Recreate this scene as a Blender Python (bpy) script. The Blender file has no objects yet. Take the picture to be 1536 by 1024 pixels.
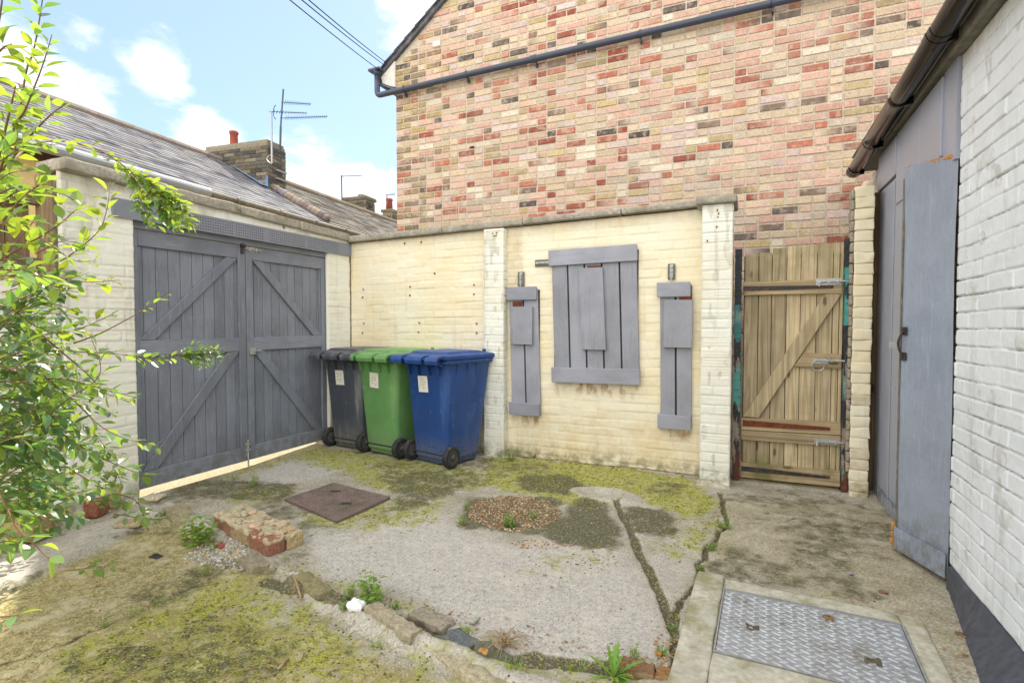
import bpy, bmesh, math, random
import numpy as np
from mathutils import Vector, Matrix, noise as mnoise

# ------------------------------------------------------------------ scene, camera
S = bpy.context.scene
COL = S.collection
F_ = 791.0; CX = 768.0; CY = 512.0
YAW = math.atan(354/791); PIT = math.atan(26.5/791); CH = 1.30
CAM = np.array([0, 0, CH])
FW = np.array([-math.sin(YAW)*math.cos(PIT), math.cos(YAW)*math.cos(PIT), -math.sin(PIT)])
RT = np.array([math.cos(YAW), math.sin(YAW), 0.0])
UP = np.cross(RT, FW)
cd = bpy.data.cameras.new('camera'); cam = bpy.data.objects.new('camera', cd); COL.objects.link(cam)
cd.sensor_width = 36; cd.lens = F_/1536*36; cd.clip_start = 0.05; cd.clip_end = 800
cam.matrix_world = Matrix(((RT[0], UP[0], -FW[0], 0), (RT[1], UP[1], -FW[1], 0), (RT[2], UP[2], -FW[2], CH), (0, 0, 0, 1)))
S.camera = cam

def ray(u, v): return FW*F_ + RT*(u-CX) - UP*(v-CY)
def onp(u, v, ax, val):
    d = ray(u, v); t = (val-CAM[ax])/d[ax]; return CAM + d*t
def G(u, v, z=0.0): return onp(u, v, 2, z)
def WY(u, v, y): return onp(u, v, 1, y)
def LX(u, v, x): return onp(u, v, 0, x)
def PD(u, v, d): return CAM + ray(u, v)/F_*d

def srgb(r, g, b):
    def c(x):
        x /= 255.0
        return x/12.92 if x <= 0.04045 else ((x+0.055)/1.055)**2.4
    return (c(r), c(g), c(b))

# ------------------------------------------------------------------ numpy noise
def vnoise(x, y, seed=0):
    x = np.asarray(x, float); y = np.asarray(y, float)
    xi = np.floor(x).astype(np.int64); yi = np.floor(y).astype(np.int64)
    xf = x-xi; yf = y-yi
    def h(a, b):
        n = (a*374761393 + b*668265263 + seed*974711) & 0xffffffff
        n = ((n ^ (n >> 13))*1274126177) & 0xffffffff
        n = n ^ (n >> 16)
        return (n & 0xffff)/65535.0
    sx = xf*xf*(3-2*xf); sy = yf*yf*(3-2*yf)
    return (h(xi, yi)*(1-sx)+h(xi+1, yi)*sx)*(1-sy) + (h(xi, yi+1)*(1-sx)+h(xi+1, yi+1)*sx)*sy
def fbm(x, y, seed=0, o=4):
    s = 0; a = 1.0; t = 0
    for i in range(o):
        s = s + a*(vnoise(x*2**i, y*2**i, seed+i*17)-0.5)*2; t += a; a *= 0.5
    return s/t
def sst(a, b, x):
    t = np.clip((x-a)/(b-a), 0, 1); return t*t*(3-2*t)

# ------------------------------------------------------------------ tagging
def tag(o, label=None, cat=None, group=None, kind=None):
    if label: o['label'] = label
    if cat: o['category'] = cat
    if group: o['group'] = group
    if kind: o['kind'] = kind
    return o
def thing(name, label, cat, loc=(0, 0, 0), rz=0.0, group=None):
    o = bpy.data.objects.new(name, None); COL.objects.link(o)
    o.empty_display_size = 0.05
    o.location = loc; o.rotation_euler = (0, 0, rz)
    return tag(o, label, cat, group)

# ------------------------------------------------------------------ mesh builder
class MB:
    def __init__(s): s.v = []; s.f = []; s.m = []; s.c = []; s.col = (0.5, 0.5, 0.5, 1)
    def add(s, vs, fs, m=0, col=None):
        n = len(s.v); c = col or s.col
        s.v.extend([tuple(map(float, p)) for p in vs]); s.c.extend([c]*len(vs))
        for f in fs: s.f.append(tuple(n+i for i in f)); s.m.append(m)
    def box(s, lo, hi, m=0, col=None, j=0.0):
        x0, y0, z0 = lo; x1, y1, z1 = hi
        p = [(x0,y0,z0),(x1,y0,z0),(x1,y1,z0),(x0,y1,z0),(x0,y0,z1),(x1,y0,z1),(x1,y1,z1),(x0,y1,z1)]
        if j: p = [tuple(a+random.uniform(-j, j) for a in q) for q in p]
        s.hexa(p, m, col)
    def hexa(s, p, m=0, col=None):
        s.add(p, [(3,2,1,0),(4,5,6,7),(0,1,5,4),(1,2,6,5),(2,3,7,6),(3,0,4,7)], m, col)
    def obox(s, c, ax, ay, az, m=0, col=None):
        c = np.array(c, float); ax = np.array(ax, float); ay = np.array(ay, float); az = np.array(az, float)
        p = [c+sx*ax+sy*ay+sz*az for sz in (-1, 1) for sx, sy in ((-1,-1),(1,-1),(1,1),(-1,1))]
        s.hexa(p, m, col)
    def bar(s, a, b, w, n, t, m=0, col=None):
        """plank from a to b, width w in plane normal n, thickness t along n (a,b on back face)"""
        a = np.array(a, float); b = np.array(b, float); n = np.array(n, float)
        d = (b-a); L = np.linalg.norm(d); d /= L; w_ = np.cross(n, d); w_ /= np.linalg.norm(w_)
        s.obox((a+b)/2+n*t/2, d*L/2, w_*w/2, n*t/2, m, col)
    def tube(s, pts, r, seg=8, m=0, col=None, caps=True, half=False):
        P = [np.array(p, float) for p in pts]; n = len(P)
        rr = r if hasattr(r, '__len__') else [r]*n
        vs = []; prev = None
        for i in range(n):
            d = P[min(i+1, n-1)]-P[max(i-1, 0)]; d = d/(np.linalg.norm(d)+1e-9)
            if prev is None:
                up = np.array([0, 0, 1.]) if abs(d[2]) < 0.9 else np.array([1., 0, 0])
                a = np.cross(d, up)
            else: a = prev - d*np.dot(prev, d)
            a /= np.linalg.norm(a)+1e-9; b = np.cross(d, a); prev = a
            for k in range(seg):
                t = 2*math.pi*k/seg; vs.append(P[i]+rr[i]*(math.cos(t)*a+math.sin(t)*b))
        fs = []
        for i in range(n-1):
            for k in range(seg):
                k2 = (k+1) % seg; fs.append((i*seg+k, i*seg+k2, (i+1)*seg+k2, (i+1)*seg+k))
        if caps: fs.append(tuple(range(seg-1, -1, -1))); fs.append(tuple((n-1)*seg+k for k in range(seg)))
        s.add(vs, fs, m, col)
    def loft(s, rings, m=0, col=None, cap0=True, cap1=True):
        n = len(rings[0]); vs = [p for r in rings for p in r]; fs = []
        for i in range(len(rings)-1):
            for k in range(n):
                k2 = (k+1) % n; fs.append((i*n+k, i*n+k2, (i+1)*n+k2, (i+1)*n+k))
        if cap0: fs.append(tuple(range(n-1, -1, -1)))
        if cap1: fs.append(tuple((len(rings)-1)*n+k for k in range(n)))
        s.add(vs, fs, m, col)
    def build(s, name, mats, parent=None, local=False, bevel=0, seg=1, smooth=False, sub=0):
        me = bpy.data.meshes.new(name)
        off = (0, 0, 0)
        if parent is not None and not local:
            p = parent; l = Vector((0, 0, 0))
            while p is not None: l += Vector(p.location); p = p.parent
            off = tuple(l)
        v = [(a-off[0], b-off[1], c-off[2]) for a, b, c in s.v] if any(off) else s.v
        me.from_pydata(v, [], s.f)
        if not isinstance(mats, (list, tuple)): mats = [mats]
        for m in mats: me.materials.append(m)
        me.polygons.foreach_set('material_index', s.m)
        at = me.attributes.new('col', 'FLOAT_COLOR', 'POINT')
        at.data.foreach_set('color', np.array(s.c, dtype=np.float32).ravel())
        if bevel:
            bm = bmesh.new(); bm.from_mesh(me)
            ed = [e for e in bm.edges if len(e.link_faces) == 2 and e.calc_face_angle(0) > 0.5]
            bmesh.ops.bevel(bm, geom=ed, offset=bevel, segments=seg, affect='EDGES', clamp_overlap=True)
            bm.to_mesh(me); bm.free()
        if smooth: me.polygons.foreach_set('use_smooth', [True]*len(me.polygons))
        me.update()
        o = bpy.data.objects.new(name, me); COL.objects.link(o)
        if sub:
            md = o.modifiers.new('sub', 'SUBSURF'); md.levels = sub; md.render_levels = sub
        if parent is not None: o.parent = parent
        return o

def rbox(mb, c, size, r=0.006, amp=0.002, n=(5, 3, 3), seed=0, col=None, m=0, rot=None, freq=14):
    """box with rounded, worn edges and a lumpy surface"""
    hx, hy, hz = [a/2 for a in size]; vs = []; idx = {}; fs = []
    def coords(h, k):
        inner = [(-h+r)+(2*h-2*r)*i/k for i in range(k+1)]
        return [-h]+inner+[h]
    X, Y, Z = coords(hx, n[0]), coords(hy, n[1]), coords(hz, n[2])
    nx, ny, nz = len(X), len(Y), len(Z)
    def vert(i, j, k):
        key = (i, j, k)
        if key in idx: return idx[key]
        p = np.array([X[i], Y[j], Z[k]]); q = np.array([max(-hx+r, min(hx-r, p[0])), max(-hy+r, min(hy-r, p[1])), max(-hz+r, min(hz-r, p[2]))])
        d = p-q; L = np.linalg.norm(d)
        if L > 1e-9: p = q+d/L*r
        nn = mnoise.noise_vector(Vector(p*freq)+Vector((seed*3.1, seed*1.7, seed*0.9)))
        p = p+np.array(nn)*amp
        if rot is not None: p = rot @ p
        idx[key] = len(vs); vs.append(p+np.array(c)); return idx[key]
    for i in range(nx-1):
        for j in range(ny-1):
            fs.append((vert(i,j,0), vert(i,j+1,0), vert(i+1,j+1,0), vert(i+1,j,0)))
            fs.append((vert(i,j,nz-1), vert(i+1,j,nz-1), vert(i+1,j+1,nz-1), vert(i,j+1,nz-1)))
    for i in range(nx-1):
        for k in range(nz-1):
            fs.append((vert(i,0,k), vert(i+1,0,k), vert(i+1,0,k+1), vert(i,0,k+1)))
            fs.append((vert(i,ny-1,k), vert(i,ny-1,k+1), vert(i+1,ny-1,k+1), vert(i+1,ny-1,k)))
    for j in range(ny-1):
        for k in range(nz-1):
            fs.append((vert(0,j,k), vert(0,j,k+1), vert(0,j+1,k+1), vert(0,j+1,k)))
            fs.append((vert(nx-1,j,k), vert(nx-1,j+1,k), vert(nx-1,j+1,k+1), vert(nx-1,j,k+1)))
    mb.add(vs, fs, m, col)

def rotz(a):
    c, s = math.cos(a), math.sin(a); return np.array([[c,-s,0],[s,c,0],[0,0,1.0]])
def rotm(ax, a): return np.array(Matrix.Rotation(a, 3, ax))

# ------------------------------------------------------------------ materials
class NT:
    def __init__(s, name):
        s.mat = bpy.data.materials.new(name); s.mat.use_nodes = True
        s.t = s.mat.node_tree; s.t.nodes.clear()
        s.out = s.n('ShaderNodeOutputMaterial'); s.tc = s.n('ShaderNodeTexCoord')
    def n(s, typ, **kw):
        nd = s.t.nodes.new(typ)
        for k, v in kw.items(): setattr(nd, k, v)
        return nd
    def l(s, a, b): s.t.links.new(a, b)
    def vec(s, scale=(1, 1, 1)):
        mp = s.n('ShaderNodeMapping'); mp.inputs['Scale'].default_value = scale
        s.l(s.tc.outputs['Object'], mp.inputs['Vector']); return mp.outputs['Vector']
    def noise(s, scale=5, detail=4, rough=0.55, vec=None, dist=0):
        nd = s.n('ShaderNodeTexNoise'); nd.inputs['Scale'].default_value = scale
        nd.inputs['Detail'].default_value = detail; nd.inputs['Roughness'].default_value = rough; nd.inputs['Distortion'].default_value = dist
        s.l(vec if vec is not None else s.tc.outputs['Object'], nd.inputs['Vector']); return nd.outputs['Fac']
    def vor(s, scale=5, vec=None, feature='F1', out='Distance'):
        nd = s.n('ShaderNodeTexVoronoi'); nd.inputs['Scale'].default_value = scale; nd.feature = feature
        s.l(vec if vec is not None else s.tc.outputs['Object'], nd.inputs['Vector']); return nd.outputs[out]
    def ramp(s, fac, a, b, lo=0.0, hi=1.0):
        nd = s.n('ShaderNodeMapRange'); nd.interpolation_type = 'SMOOTHSTEP'
        nd.inputs['From Min'].default_value = a; nd.inputs['From Max'].default_value = b
        nd.inputs['To Min'].default_value = lo; nd.inputs['To Max'].default_value = hi
        s.l(fac, nd.inputs['Value']); return nd.outputs['Result']
    def mix(s, fac, a, b, mode='MIX'):
        nd = s.n('ShaderNodeMix', data_type='RGBA', blend_type=mode)
        if isinstance(fac, (int, float)): nd.inputs[0].default_value = fac
        else: s.l(fac, nd.inputs[0])
        for i, x in ((6, a), (7, b)):
            if isinstance(x, (tuple, list)): nd.inputs[i].default_value = (*x[:3], 1)
            else: s.l(x, nd.inputs[i])
        return nd.outputs[2]
    def math(s, op, a, b=0.0, c=None):
        nd = s.n('ShaderNodeMath', operation=op)
        for i, x in enumerate((a, b) if c is None else (a, b, c)):
            if isinstance(x, (int, float)): nd.inputs[i].default_value = x
            else: s.l(x, nd.inputs[i])
        return nd.outputs[0]
    def attr(s, name='col'):
        nd = s.n('ShaderNodeAttribute'); nd.attribute_name = name; return nd
    def sep(s, c):
        nd = s.n('ShaderNodeSeparateColor'); s.l(c, nd.inputs[0]); return nd.outputs
    def xyz(s):
        nd = s.n('ShaderNodeSeparateXYZ'); s.l(s.tc.outputs['Object'], nd.inputs[0]); return nd.outputs
    def bump(s, h, strength=0.5, dist=0.005, prev=None):
        nd = s.n('ShaderNodeBump'); nd.inputs['Strength'].default_value = strength; nd.inputs['Distance'].default_value = dist
        s.l(h, nd.inputs['Height'])
        if prev is not None: s.l(prev, nd.inputs['Normal'])
        return nd.outputs[0]
    def pbr(s, col, rough=0.7, bump=None, metal=0.0, spec=0.4, coat=0):
        nd = s.n('ShaderNodeBsdfPrincipled')
        if isinstance(col, (tuple, list)): nd.inputs['Base Color'].default_value = (*col[:3], 1)
        else: s.l(col, nd.inputs['Base Color'])
        if isinstance(rough, (int, float)): nd.inputs['Roughness'].default_value = rough
        else: s.l(rough, nd.inputs['Roughness'])
        if isinstance(metal, (int, float)): nd.inputs['Metallic'].default_value = metal
        else: s.l(metal, nd.inputs['Metallic'])
        nd.inputs['Specular IOR Level'].default_value = spec
        if bump is not None: s.l(bump, nd.inputs['Normal'])
        s.l(nd.outputs[0], s.out.inputs['Surface']); return nd

def simple(name, col, var=0.25, scale=20, rough=0.7, bump=0.3, bd=0.002, metal=0, spec=0.4, dirt=None, dscale=3, dth=(0.55, 0.75)):
    t = NT(name); n1 = t.noise(scale, 5, 0.6); n2 = t.noise(scale*0.17, 4)
    d = tuple(c*(1-var) for c in col); l = tuple(min(1, c*(1+var*0.6)) for c in col)
    c = t.mix(t.ramp(n1, 0.3, 0.7), d, l); c = t.mix(t.ramp(n2, 0.35, 0.65), c, t.mix(0.5, c, d))
    if dirt: c = t.mix(t.ramp(t.noise(dscale, 6, 0.7), dth[0], dth[1], 0, 0.8), c, dirt)
    t.pbr(c, t.ramp(n1, 0.2, 0.8, rough*0.85, min(1, rough*1.15)), t.bump(n1, bump, bd), metal, spec)
    return t.mat

def attrmat(name, scale=30, var=0.25, rough=0.85, bump=0.5, bd=0.003, spec=0.3, mottle=None):
    """colour from the mesh's own colour attribute, mottled"""
    t = NT(name); a = t.attr(); n1 = t.noise(scale, 6, 0.65); n2 = t.noise(scale*0.25, 3)
    c = t.mix(t.ramp(n1, 0.25, 0.75, 0, 1), t.mix(1.0, a.outputs['Color'], (1-var,)*3, 'MULTIPLY'), t.mix(1.0, a.outputs['Color'], (1+var*0.5,)*3, 'MULTIPLY'))
    if mottle: c = t.mix(t.ramp(n2, 0.5, 0.7, 0, 0.55), c, mottle)
    t.pbr(c, rough, t.bump(n1, bump, bd), 0, spec); return t.mat

def mat_painted(name, base, warm, dirt, green=True, jd=0.22, bumpd=0.003, holes=(0.12,0.1,0.09)):
    """old masonry paint; attribute r = joint depth, g = stain, b = flaked"""
    t = NT(name); a = t.sep(t.attr().outputs['Color']); z = t.xyz()[2]
    n1 = t.noise(45, 6, 0.65); n2 = t.noise(2.2, 4, 0.6); n3 = t.noise(9, 5, 0.7)
    c = t.mix(t.ramp(n2, 0.35, 0.7), base, warm)
    c = t.mix(t.ramp(n1, 0.4, 0.8, 0, 0.16), c, tuple(x*0.72 for x in base))
    c = t.mix(t.math('MULTIPLY', a[0], jd), c, tuple(x*0.6 for x in warm))
    c = t.mix(t.math('MULTIPLY', a[1], t.ramp(n3, 0.3, 0.7, 0.2, 1)), c, dirt)
    if green:
        low = t.ramp(z, 0.02, 0.20, 0.75, 0.0)
        c = t.mix(t.math('MULTIPLY', low, t.ramp(n3, 0.35, 0.65)), c, (0.13, 0.13, 0.06))
    c = t.mix(t.ramp(t.noise(9, 5, 0.65, t.vec((1, 1, 0.07))), 0.55, 0.75, 0, 0.30), c, tuple(x*0.62 for x in dirt))
    c = t.mix(t.ramp(t.noise(34, 7, 0.78), 0.665, 0.69, 0, 0.75), c, tuple(x*0.55 for x in dirt))
    c = t.mix(t.math('MULTIPLY', a[2], t.ramp(t.noise(30, 4), 0.45, 0.6)), c, holes)
    b = t.bump(n1, 0.5, bumpd); b = t.bump(t.noise(12, 5, 0.6), 0.35, 0.008, b)
    t.pbr(c, t.ramp(n1, 0.2, 0.8, 0.5, 0.75), b, 0, 0.35); return t.mat

def mat_wood(name, light, dark, axis='z', ring=16, rough=0.8, green=None, gz=None, bd=0.003):
    """weathered timber; attribute r shifts the grain plank by plank, g brightens"""
    t = NT(name); a = t.attr(); s = t.sep(a.outputs['Color'])
    sc = {'z': (1, 1, 0.028), 'x': (0.028, 1, 1), 'y': (1, 0.028, 1)}[axis]
    comb = t.n('ShaderNodeCombineXYZ'); 
    for i in range(3): t.l(t.math('MULTIPLY', s[0], 7.0+i*3), comb.inputs[i])
    va = t.n('ShaderNodeVectorMath', operation='ADD'); t.l(t.tc.outputs['Object'], va.inputs[0]); t.l(comb.outputs[0], va.inputs[1])
    mp = t.n('ShaderNodeMapping'); mp.inputs['Scale'].default_value = sc; t.l(va.outputs[0], mp.inputs['Vector'])
    v = mp.outputs['Vector']
    big = t.noise(7, 3, 0.5, v, 0.8); fine = t.noise(160, 4, 0.7, v); mid = t.noise(45, 5, 0.65, v)
    w = t.math('FRACT', t.math('MULTIPLY', big, ring)); w = t.math('ABSOLUTE', t.math('SUBTRACT', w, 0.5))
    mid0 = t.mix(0.45, light, dark)
    c = t.mix(t.ramp(w, 0.0, 0.35), mid0, light); c = t.mix(t.ramp(t.noise(3, 4, 0.6), 0.4, 0.7, 0, 0.35), c, dark)
    kn = t.n('ShaderNodeTexVoronoi'); kn.inputs['Scale'].default_value = 1.0; kmp = t.n('ShaderNodeMapping'); kmp.inputs['Scale'].default_value = tuple({1: 9.0, 0.06: 3.2, 0.028: 3.2}.get(q_, 9.0) for q_ in sc); t.l(va.outputs[0], kmp.inputs['Vector']); t.l(kmp.outputs['Vector'], kn.inputs['Vector'])
    c = t.mix(t.ramp(kn.outputs['Distance'], 0.16, 0.07, 0, 0.85), c, tuple(x*0.45 for x in dark))
    c = t.mix(t.ramp(mid, 0.3, 0.6, 0.5, 0.0), c, tuple(x*0.6 for x in dark))
    c = t.mix(1.0, c, t.mix(s[1], (0.72, 0.72, 0.72), (1.22, 1.2, 1.15)), 'MULTIPLY')
    if green:
        z = t.xyz()[2]; g = t.ramp(t.noise(5, 4), 0.4, 0.65)
        lowm = t.math('MAXIMUM', t.ramp(z, gz[0], gz[0]+0.25, 0.8, 0), t.ramp(z, gz[1]-0.45, gz[1], 0.0, 0.5))
        c = t.mix(t.math('MULTIPLY', lowm, g), c, green)
    b = t.bump(mid, 0.5, bd); b = t.bump(fine, 0.3, bd*0.5, b); b = t.bump(w, 0.25, bd*0.6, b)
    t.pbr(c, rough, b, 0, 0.25); return t.mat

def mat_greypaint(name, base, axis='z', rough=0.5, worn=(0.30, 0.31, 0.33), foot=0.5):
    t = NT(name); a = t.sep(t.attr().outputs['Color'])
    sc = {'z': (1, 1, 0.08), 'x': (0.08, 1, 1), 'y': (1, 0.08, 1)}[axis]
    v = t.vec(sc); g1 = t.noise(70, 5, 0.7, v); n2 = t.noise(3, 4); n3 = t.noise(50, 5, 0.7)
    c = t.mix(t.ramp(n2, 0.35, 0.65), tuple(x*0.88 for x in base), tuple(x*1.1 for x in base))
    c = t.mix(1.0, c, t.mix(a[0], (0.88, 0.88, 0.88), (1.12, 1.12, 1.12)), 'MULTIPLY')
    c = t.mix(t.ramp(g1, 0.53, 0.68, 0, 0.6), c, worn); g9 = t.noise(130, 4, 0.7, v); c = t.mix(t.ramp(g9, 0.28, 0.42, 0.5, 0), c, tuple(x*0.5 for x in base)); c = t.mix(t.ramp(t.noise(26, 6, 0.7, v), 0.34, 0.46, 0.45, 0), c, tuple(x*0.68 for x in base))
    z_ = t.xyz()[2]; c = t.mix(t.math('MULTIPLY', t.ramp(z_, 0.05, 0.4, foot, 0), t.ramp(t.noise(14, 6, 0.7), 0.4, 0.6)), c, srgb(96, 92, 80))
    c = t.mix(t.ramp(n3, 0.68, 0.76, 0, 0.45), c, tuple(x*0.4 for x in base))
    b = t.bump(g1, 0.45, 0.002)
    t.pbr(c, t.ramp(n3, 0.2, 0.8, rough*0.85, rough*1.25), b, 0, 0.4); return t.mat

M = {}
M['cream'] = mat_painted('cream_masonry_paint', srgb(231, 223, 198), srgb(230, 214, 176), srgb(160, 126, 88))
M['cream2'] = mat_painted('pale_cream_masonry_paint', srgb(229, 228, 216), srgb(224, 218, 198), srgb(126, 118, 98))
M['white'] = mat_painted('white_masonry_paint', srgb(226, 229, 232), srgb(216, 219, 221), srgb(158, 150, 134), green=False, jd=0.30, holes=srgb(112, 102, 84))
M['gate'] = mat_greypaint('grey_gate_paint', srgb(119, 123, 133))
M['gatey'] = mat_greypaint('grey_gate_paint_rails', srgb(122, 126, 136), 'y')
M['shut'] = mat_greypaint('grey_shutter_paint', srgb(143, 144, 152), foot=0.0)
M['shutx'] = mat_greypaint('grey_shutter_paint_batten', srgb(148, 149, 158), 'x', foot=0.0)
M['lintel'] = simple('grey_steel_paint', srgb(130, 133, 142), 0.1, 25, 0.45, 0.2)
M['hole'] = simple('dark_hole', (0.035, 0.036, 0.042), 0.3)  # near-black, painted in as the shade of holes and gaps
M['concrete'] = simple('weathered_coping', srgb(166, 159, 144), 0.35, 40, 0.9, 0.8, 0.004, dirt=srgb(100, 96, 70), dscale=5, dth=(0.52, 0.7))
def mat_brick():
    t = NT('mixed_stock_bricks'); a = t.attr().outputs['Color']; n1 = t.noise(60, 6, 0.7); n2 = t.noise(16, 5, 0.65); n3 = t.noise(28, 4, 0.6); n4 = t.noise(2.2, 4, 0.6)
    c = t.mix(t.ramp(n1, 0.3, 0.7), t.mix(1.0, a, (0.74, 0.72, 0.70), 'MULTIPLY'), t.mix(1.0, a, (1.12, 1.12, 1.12), 'MULTIPLY'))
    c = t.mix(t.ramp(n2, 0.48, 0.64, 0, 0.42), c, srgb(214, 192, 170))
    c = t.mix(t.ramp(n3, 0.62, 0.72, 0, 0.5), c, srgb(150, 120, 104))
    c = t.mix(t.ramp(n4, 0.4, 0.7, 0, 0.25), c, srgb(196, 178, 156))
    c = t.mix(1.0, c, (0.93, 0.935, 0.95), 'MULTIPLY')
    t.pbr(c, 0.92, t.bump(n2, 0.5, 0.004, t.bump(n1, 0.6, 0.003)), 0, 0.2); return t.mat
M['brick'] = mat_brick()
M['mortar'] = simple('lime_mortar', srgb(202, 188, 168), 0.25, 60, 0.95, 0.6, 0.003)
M['brickdark'] = attrmat('sooty_bricks', 30, 0.35, 0.9, 0.6, 0.004, 0.2)
M['slate'] = attrmat('roof_slate', 14, 0.2, 1.0, 0.2, 0.002, 0.0, mottle=srgb(146, 146, 148))
M['lead'] = simple('lead_flashing', srgb(120, 142, 178), 0.2, 10, 0.5, 0.3)
def mat_gloss():
    t = NT('black_gutter_plastic'); n = t.noise(3, 3, 0.5, t.vec((1, 0.15, 1)))
    t.pbr(t.mix(t.ramp(n, 0.35, 0.7), (0.007, 0.007, 0.009), (0.018, 0.014, 0.012)), t.ramp(n, 0.3, 0.7, 0.10, 0.2), None, 0, 0.35); return t.mat
M['plastic_black'] = mat_gloss()
M['pipe'] = simple('dark_grey_pipe', srgb(66, 72, 88), 0.12, 10, 0.35, 0.05)
M['pvcgrey'] = simple('pale_grey_gutter', srgb(150, 155, 158), 0.1, 10, 0.5, 0.1)
M['galv'] = simple('galvanised_steel', srgb(185, 185, 182), 0.25, 60, 0.45, 0.3, 0.001, metal=0.55, dirt=srgb(120, 80, 50), dscale=40, dth=(0.62, 0.75))
M['ironblk'] = simple('black_japanned_iron', (0.03, 0.03, 0.032), 0.3, 40, 0.5, 0.3, 0.001, dirt=srgb(110, 60, 35), dscale=25, dth=(0.52, 0.62))
M['rust'] = simple('rusty_iron', srgb(120, 62, 38), 0.5, 50, 0.9, 0.5, 0.002, dirt=(0.03, 0.025, 0.02), dscale=20)
M['rubber'] = simple('wheel_rubber', (0.03, 0.03, 0.032), 0.3, 30, 0.75, 0.3, 0.001, dirt=srgb(110, 104, 92), dscale=14, dth=(0.5, 0.8))
M['hub'] = simple('grey_wheel_hub', srgb(88, 86, 84), 0.3, 30, 0.6, 0.2, 0.001, dirt=(0.05, 0.05, 0.05), dscale=20)
M['paper'] = simple('sticker_paper', srgb(232, 228, 212), 0.08, 60, 0.7, 0.1, 0.0005)
M['ink'] = simple('faded_print', srgb(140, 136, 130), 0.15, 60, 0.8, 0.1)
M['fascia'] = simple('dirty_fascia_board', srgb(120, 116, 104), 0.35, 20, 0.7, 0.3, 0.002, dirt=srgb(50, 46, 38), dscale=6)
M['plinth'] = simple('black_bitumen_paint', srgb(78, 80, 88), 0.3, 30, 0.6, 0.5, 0.003, dirt=srgb(150, 148, 142), dscale=30, dth=(0.68, 0.74))
M['chip'] = simple('raw_chipboard', srgb(190, 140, 80), 0.3, 90, 0.9, 0.5)
M['darkwood'] = mat_wood('dark_aged_timber', srgb(120, 92, 66), srgb(70, 50, 38))
M['fence'] = mat_wood('weathered_fence_timber', srgb(150, 128, 100), srgb(100, 78, 56))
M['oldwood'] = mat_wood('weathered_gate_timber', srgb(194, 177, 145), srgb(136, 116, 84), 'z', 12, green=srgb(104, 104, 48), gz=(0.08, 1.90))
M['oldwoodx'] = mat_wood('weathered_gate_ledge', srgb(176, 158, 126), srgb(122, 102, 74), 'x', 10, green=srgb(100, 98, 50), gz=(0.08, 1.9))
M['ochre'] = simple('pale_yellow_render', srgb(236, 208, 150), 0.12, 12, 0.9, 0.3)
M['whitewood'] = simple('peeling_white_board', srgb(215, 212, 204), 0.12, 30, 0.7, 0.3, dirt=srgb(110, 100, 90), dscale=9, dth=(0.6, 0.75))
M['terracotta'] = simple('terracotta', srgb(156, 82, 66), 0.25, 25, 0.85, 0.3)
M['stone'] = attrmat('loose_stone', 70, 0.45, 0.95, 0.9, 0.004, 0.2, mottle=srgb(128, 120, 92))
M['tissue'] = simple('white_tissue', srgb(238, 238, 240), 0.05, 30, 0.9, 0.3)
M['alloy'] = simple('tread_plate_steel', srgb(176, 178, 182), 0.2, 45, 0.38, 0.3, 0.001, metal=0.45, dirt=srgb(128, 120, 102), dscale=9, dth=(0.5, 0.75))
M['alloyhi'] = simple('tread_ridges', srgb(184, 186, 188), 0.2, 45, 0.42, 0.2, 0.001, metal=0.25, dirt=srgb(130, 122, 106), dscale=9, dth=(0.5, 0.75))
M['aerial'] = simple('aerial_metal', srgb(84, 92, 110), 0.2, 30, 0.5, 0.1, metal=0.3)
def mat_sheet():
    t = NT('blue_grey_sheet_paint'); v = t.vec((1, 1, 0.10)); b1 = t.noise(38, 5, 0.7, v); n3 = t.noise(2.4, 5, 0.65); f = t.noise(60, 5, 0.7); z = t.xyz()[2]
    c = t.mix(t.ramp(n3, 0.3, 0.7), srgb(130, 138, 152), srgb(144, 152, 167)); c = t.mix(t.ramp(b1, 0.5, 0.72, 0, 0.35), c, srgb(166, 176, 192))
    c = t.mix(t.ramp(t.noise(30, 6, 0.75), 0.66, 0.72, 0, 0.6), c, srgb(92, 90, 88)); c = t.mix(t.math('MULTIPLY', t.ramp(z, 0.02, 0.42, 0.75, 0), t.ramp(t.noise(12, 6, 0.7), 0.4, 0.6)), c, srgb(104, 100, 90))
    t.pbr(c, t.ramp(b1, 0.3, 0.7, 0.20, 0.36), t.bump(n3, 0.6, 0.02, t.bump(b1, 0.35, 0.002)), 0, 0.5); return t.mat
M['sheet'] = mat_sheet()
M['panel'] = simple('grey_ply_panel_paint', srgb(158, 162, 176), 0.08, 9, 0.34, 0.2, 0.002)

def mat_plasticbin(name, base, scuff=None, sc=0.25):
    t = NT(name); z = t.xyz()
    v = t.vec((1, 1, 0.12)); n1 = t.noise(9, 5, 0.7, v); n2 = t.noise(60, 5, 0.6); n3 = t.noise(4, 4, 0.6)
    c = t.mix(t.ramp(n3, 0.3, 0.7), tuple(x*0.9 for x in base), tuple(x*1.12 for x in base))
    if scuff: c = t.mix(t.ramp(n1, 0.48, 0.75, 0, sc), c, scuff)
    c = t.mix(t.ramp(t.noise(3.2, 7, 0.72), 0.56, 0.68, 0, 0.4), c, tuple(min(1, x*1.9+0.03) for x in base)); c = t.mix(t.ramp(t.noise(22, 6, 0.75, t.vec((1, 1, 0.3))), 0.62, 0.7, 0, 0.5), c, srgb(150, 148, 136))
    c = t.mix(t.ramp(z[2], 0.05, 0.32, 0.62, 0), c, t.mix(t.ramp(n2, 0.3, 0.7), c, srgb(128, 124, 112)))
    t.pbr(c, t.ramp(n1, 0.2, 0.8, 0.34, 0.55), t.bump(n2, 0.12, 0.0015), 0, 0.45); return t.mat
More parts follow.
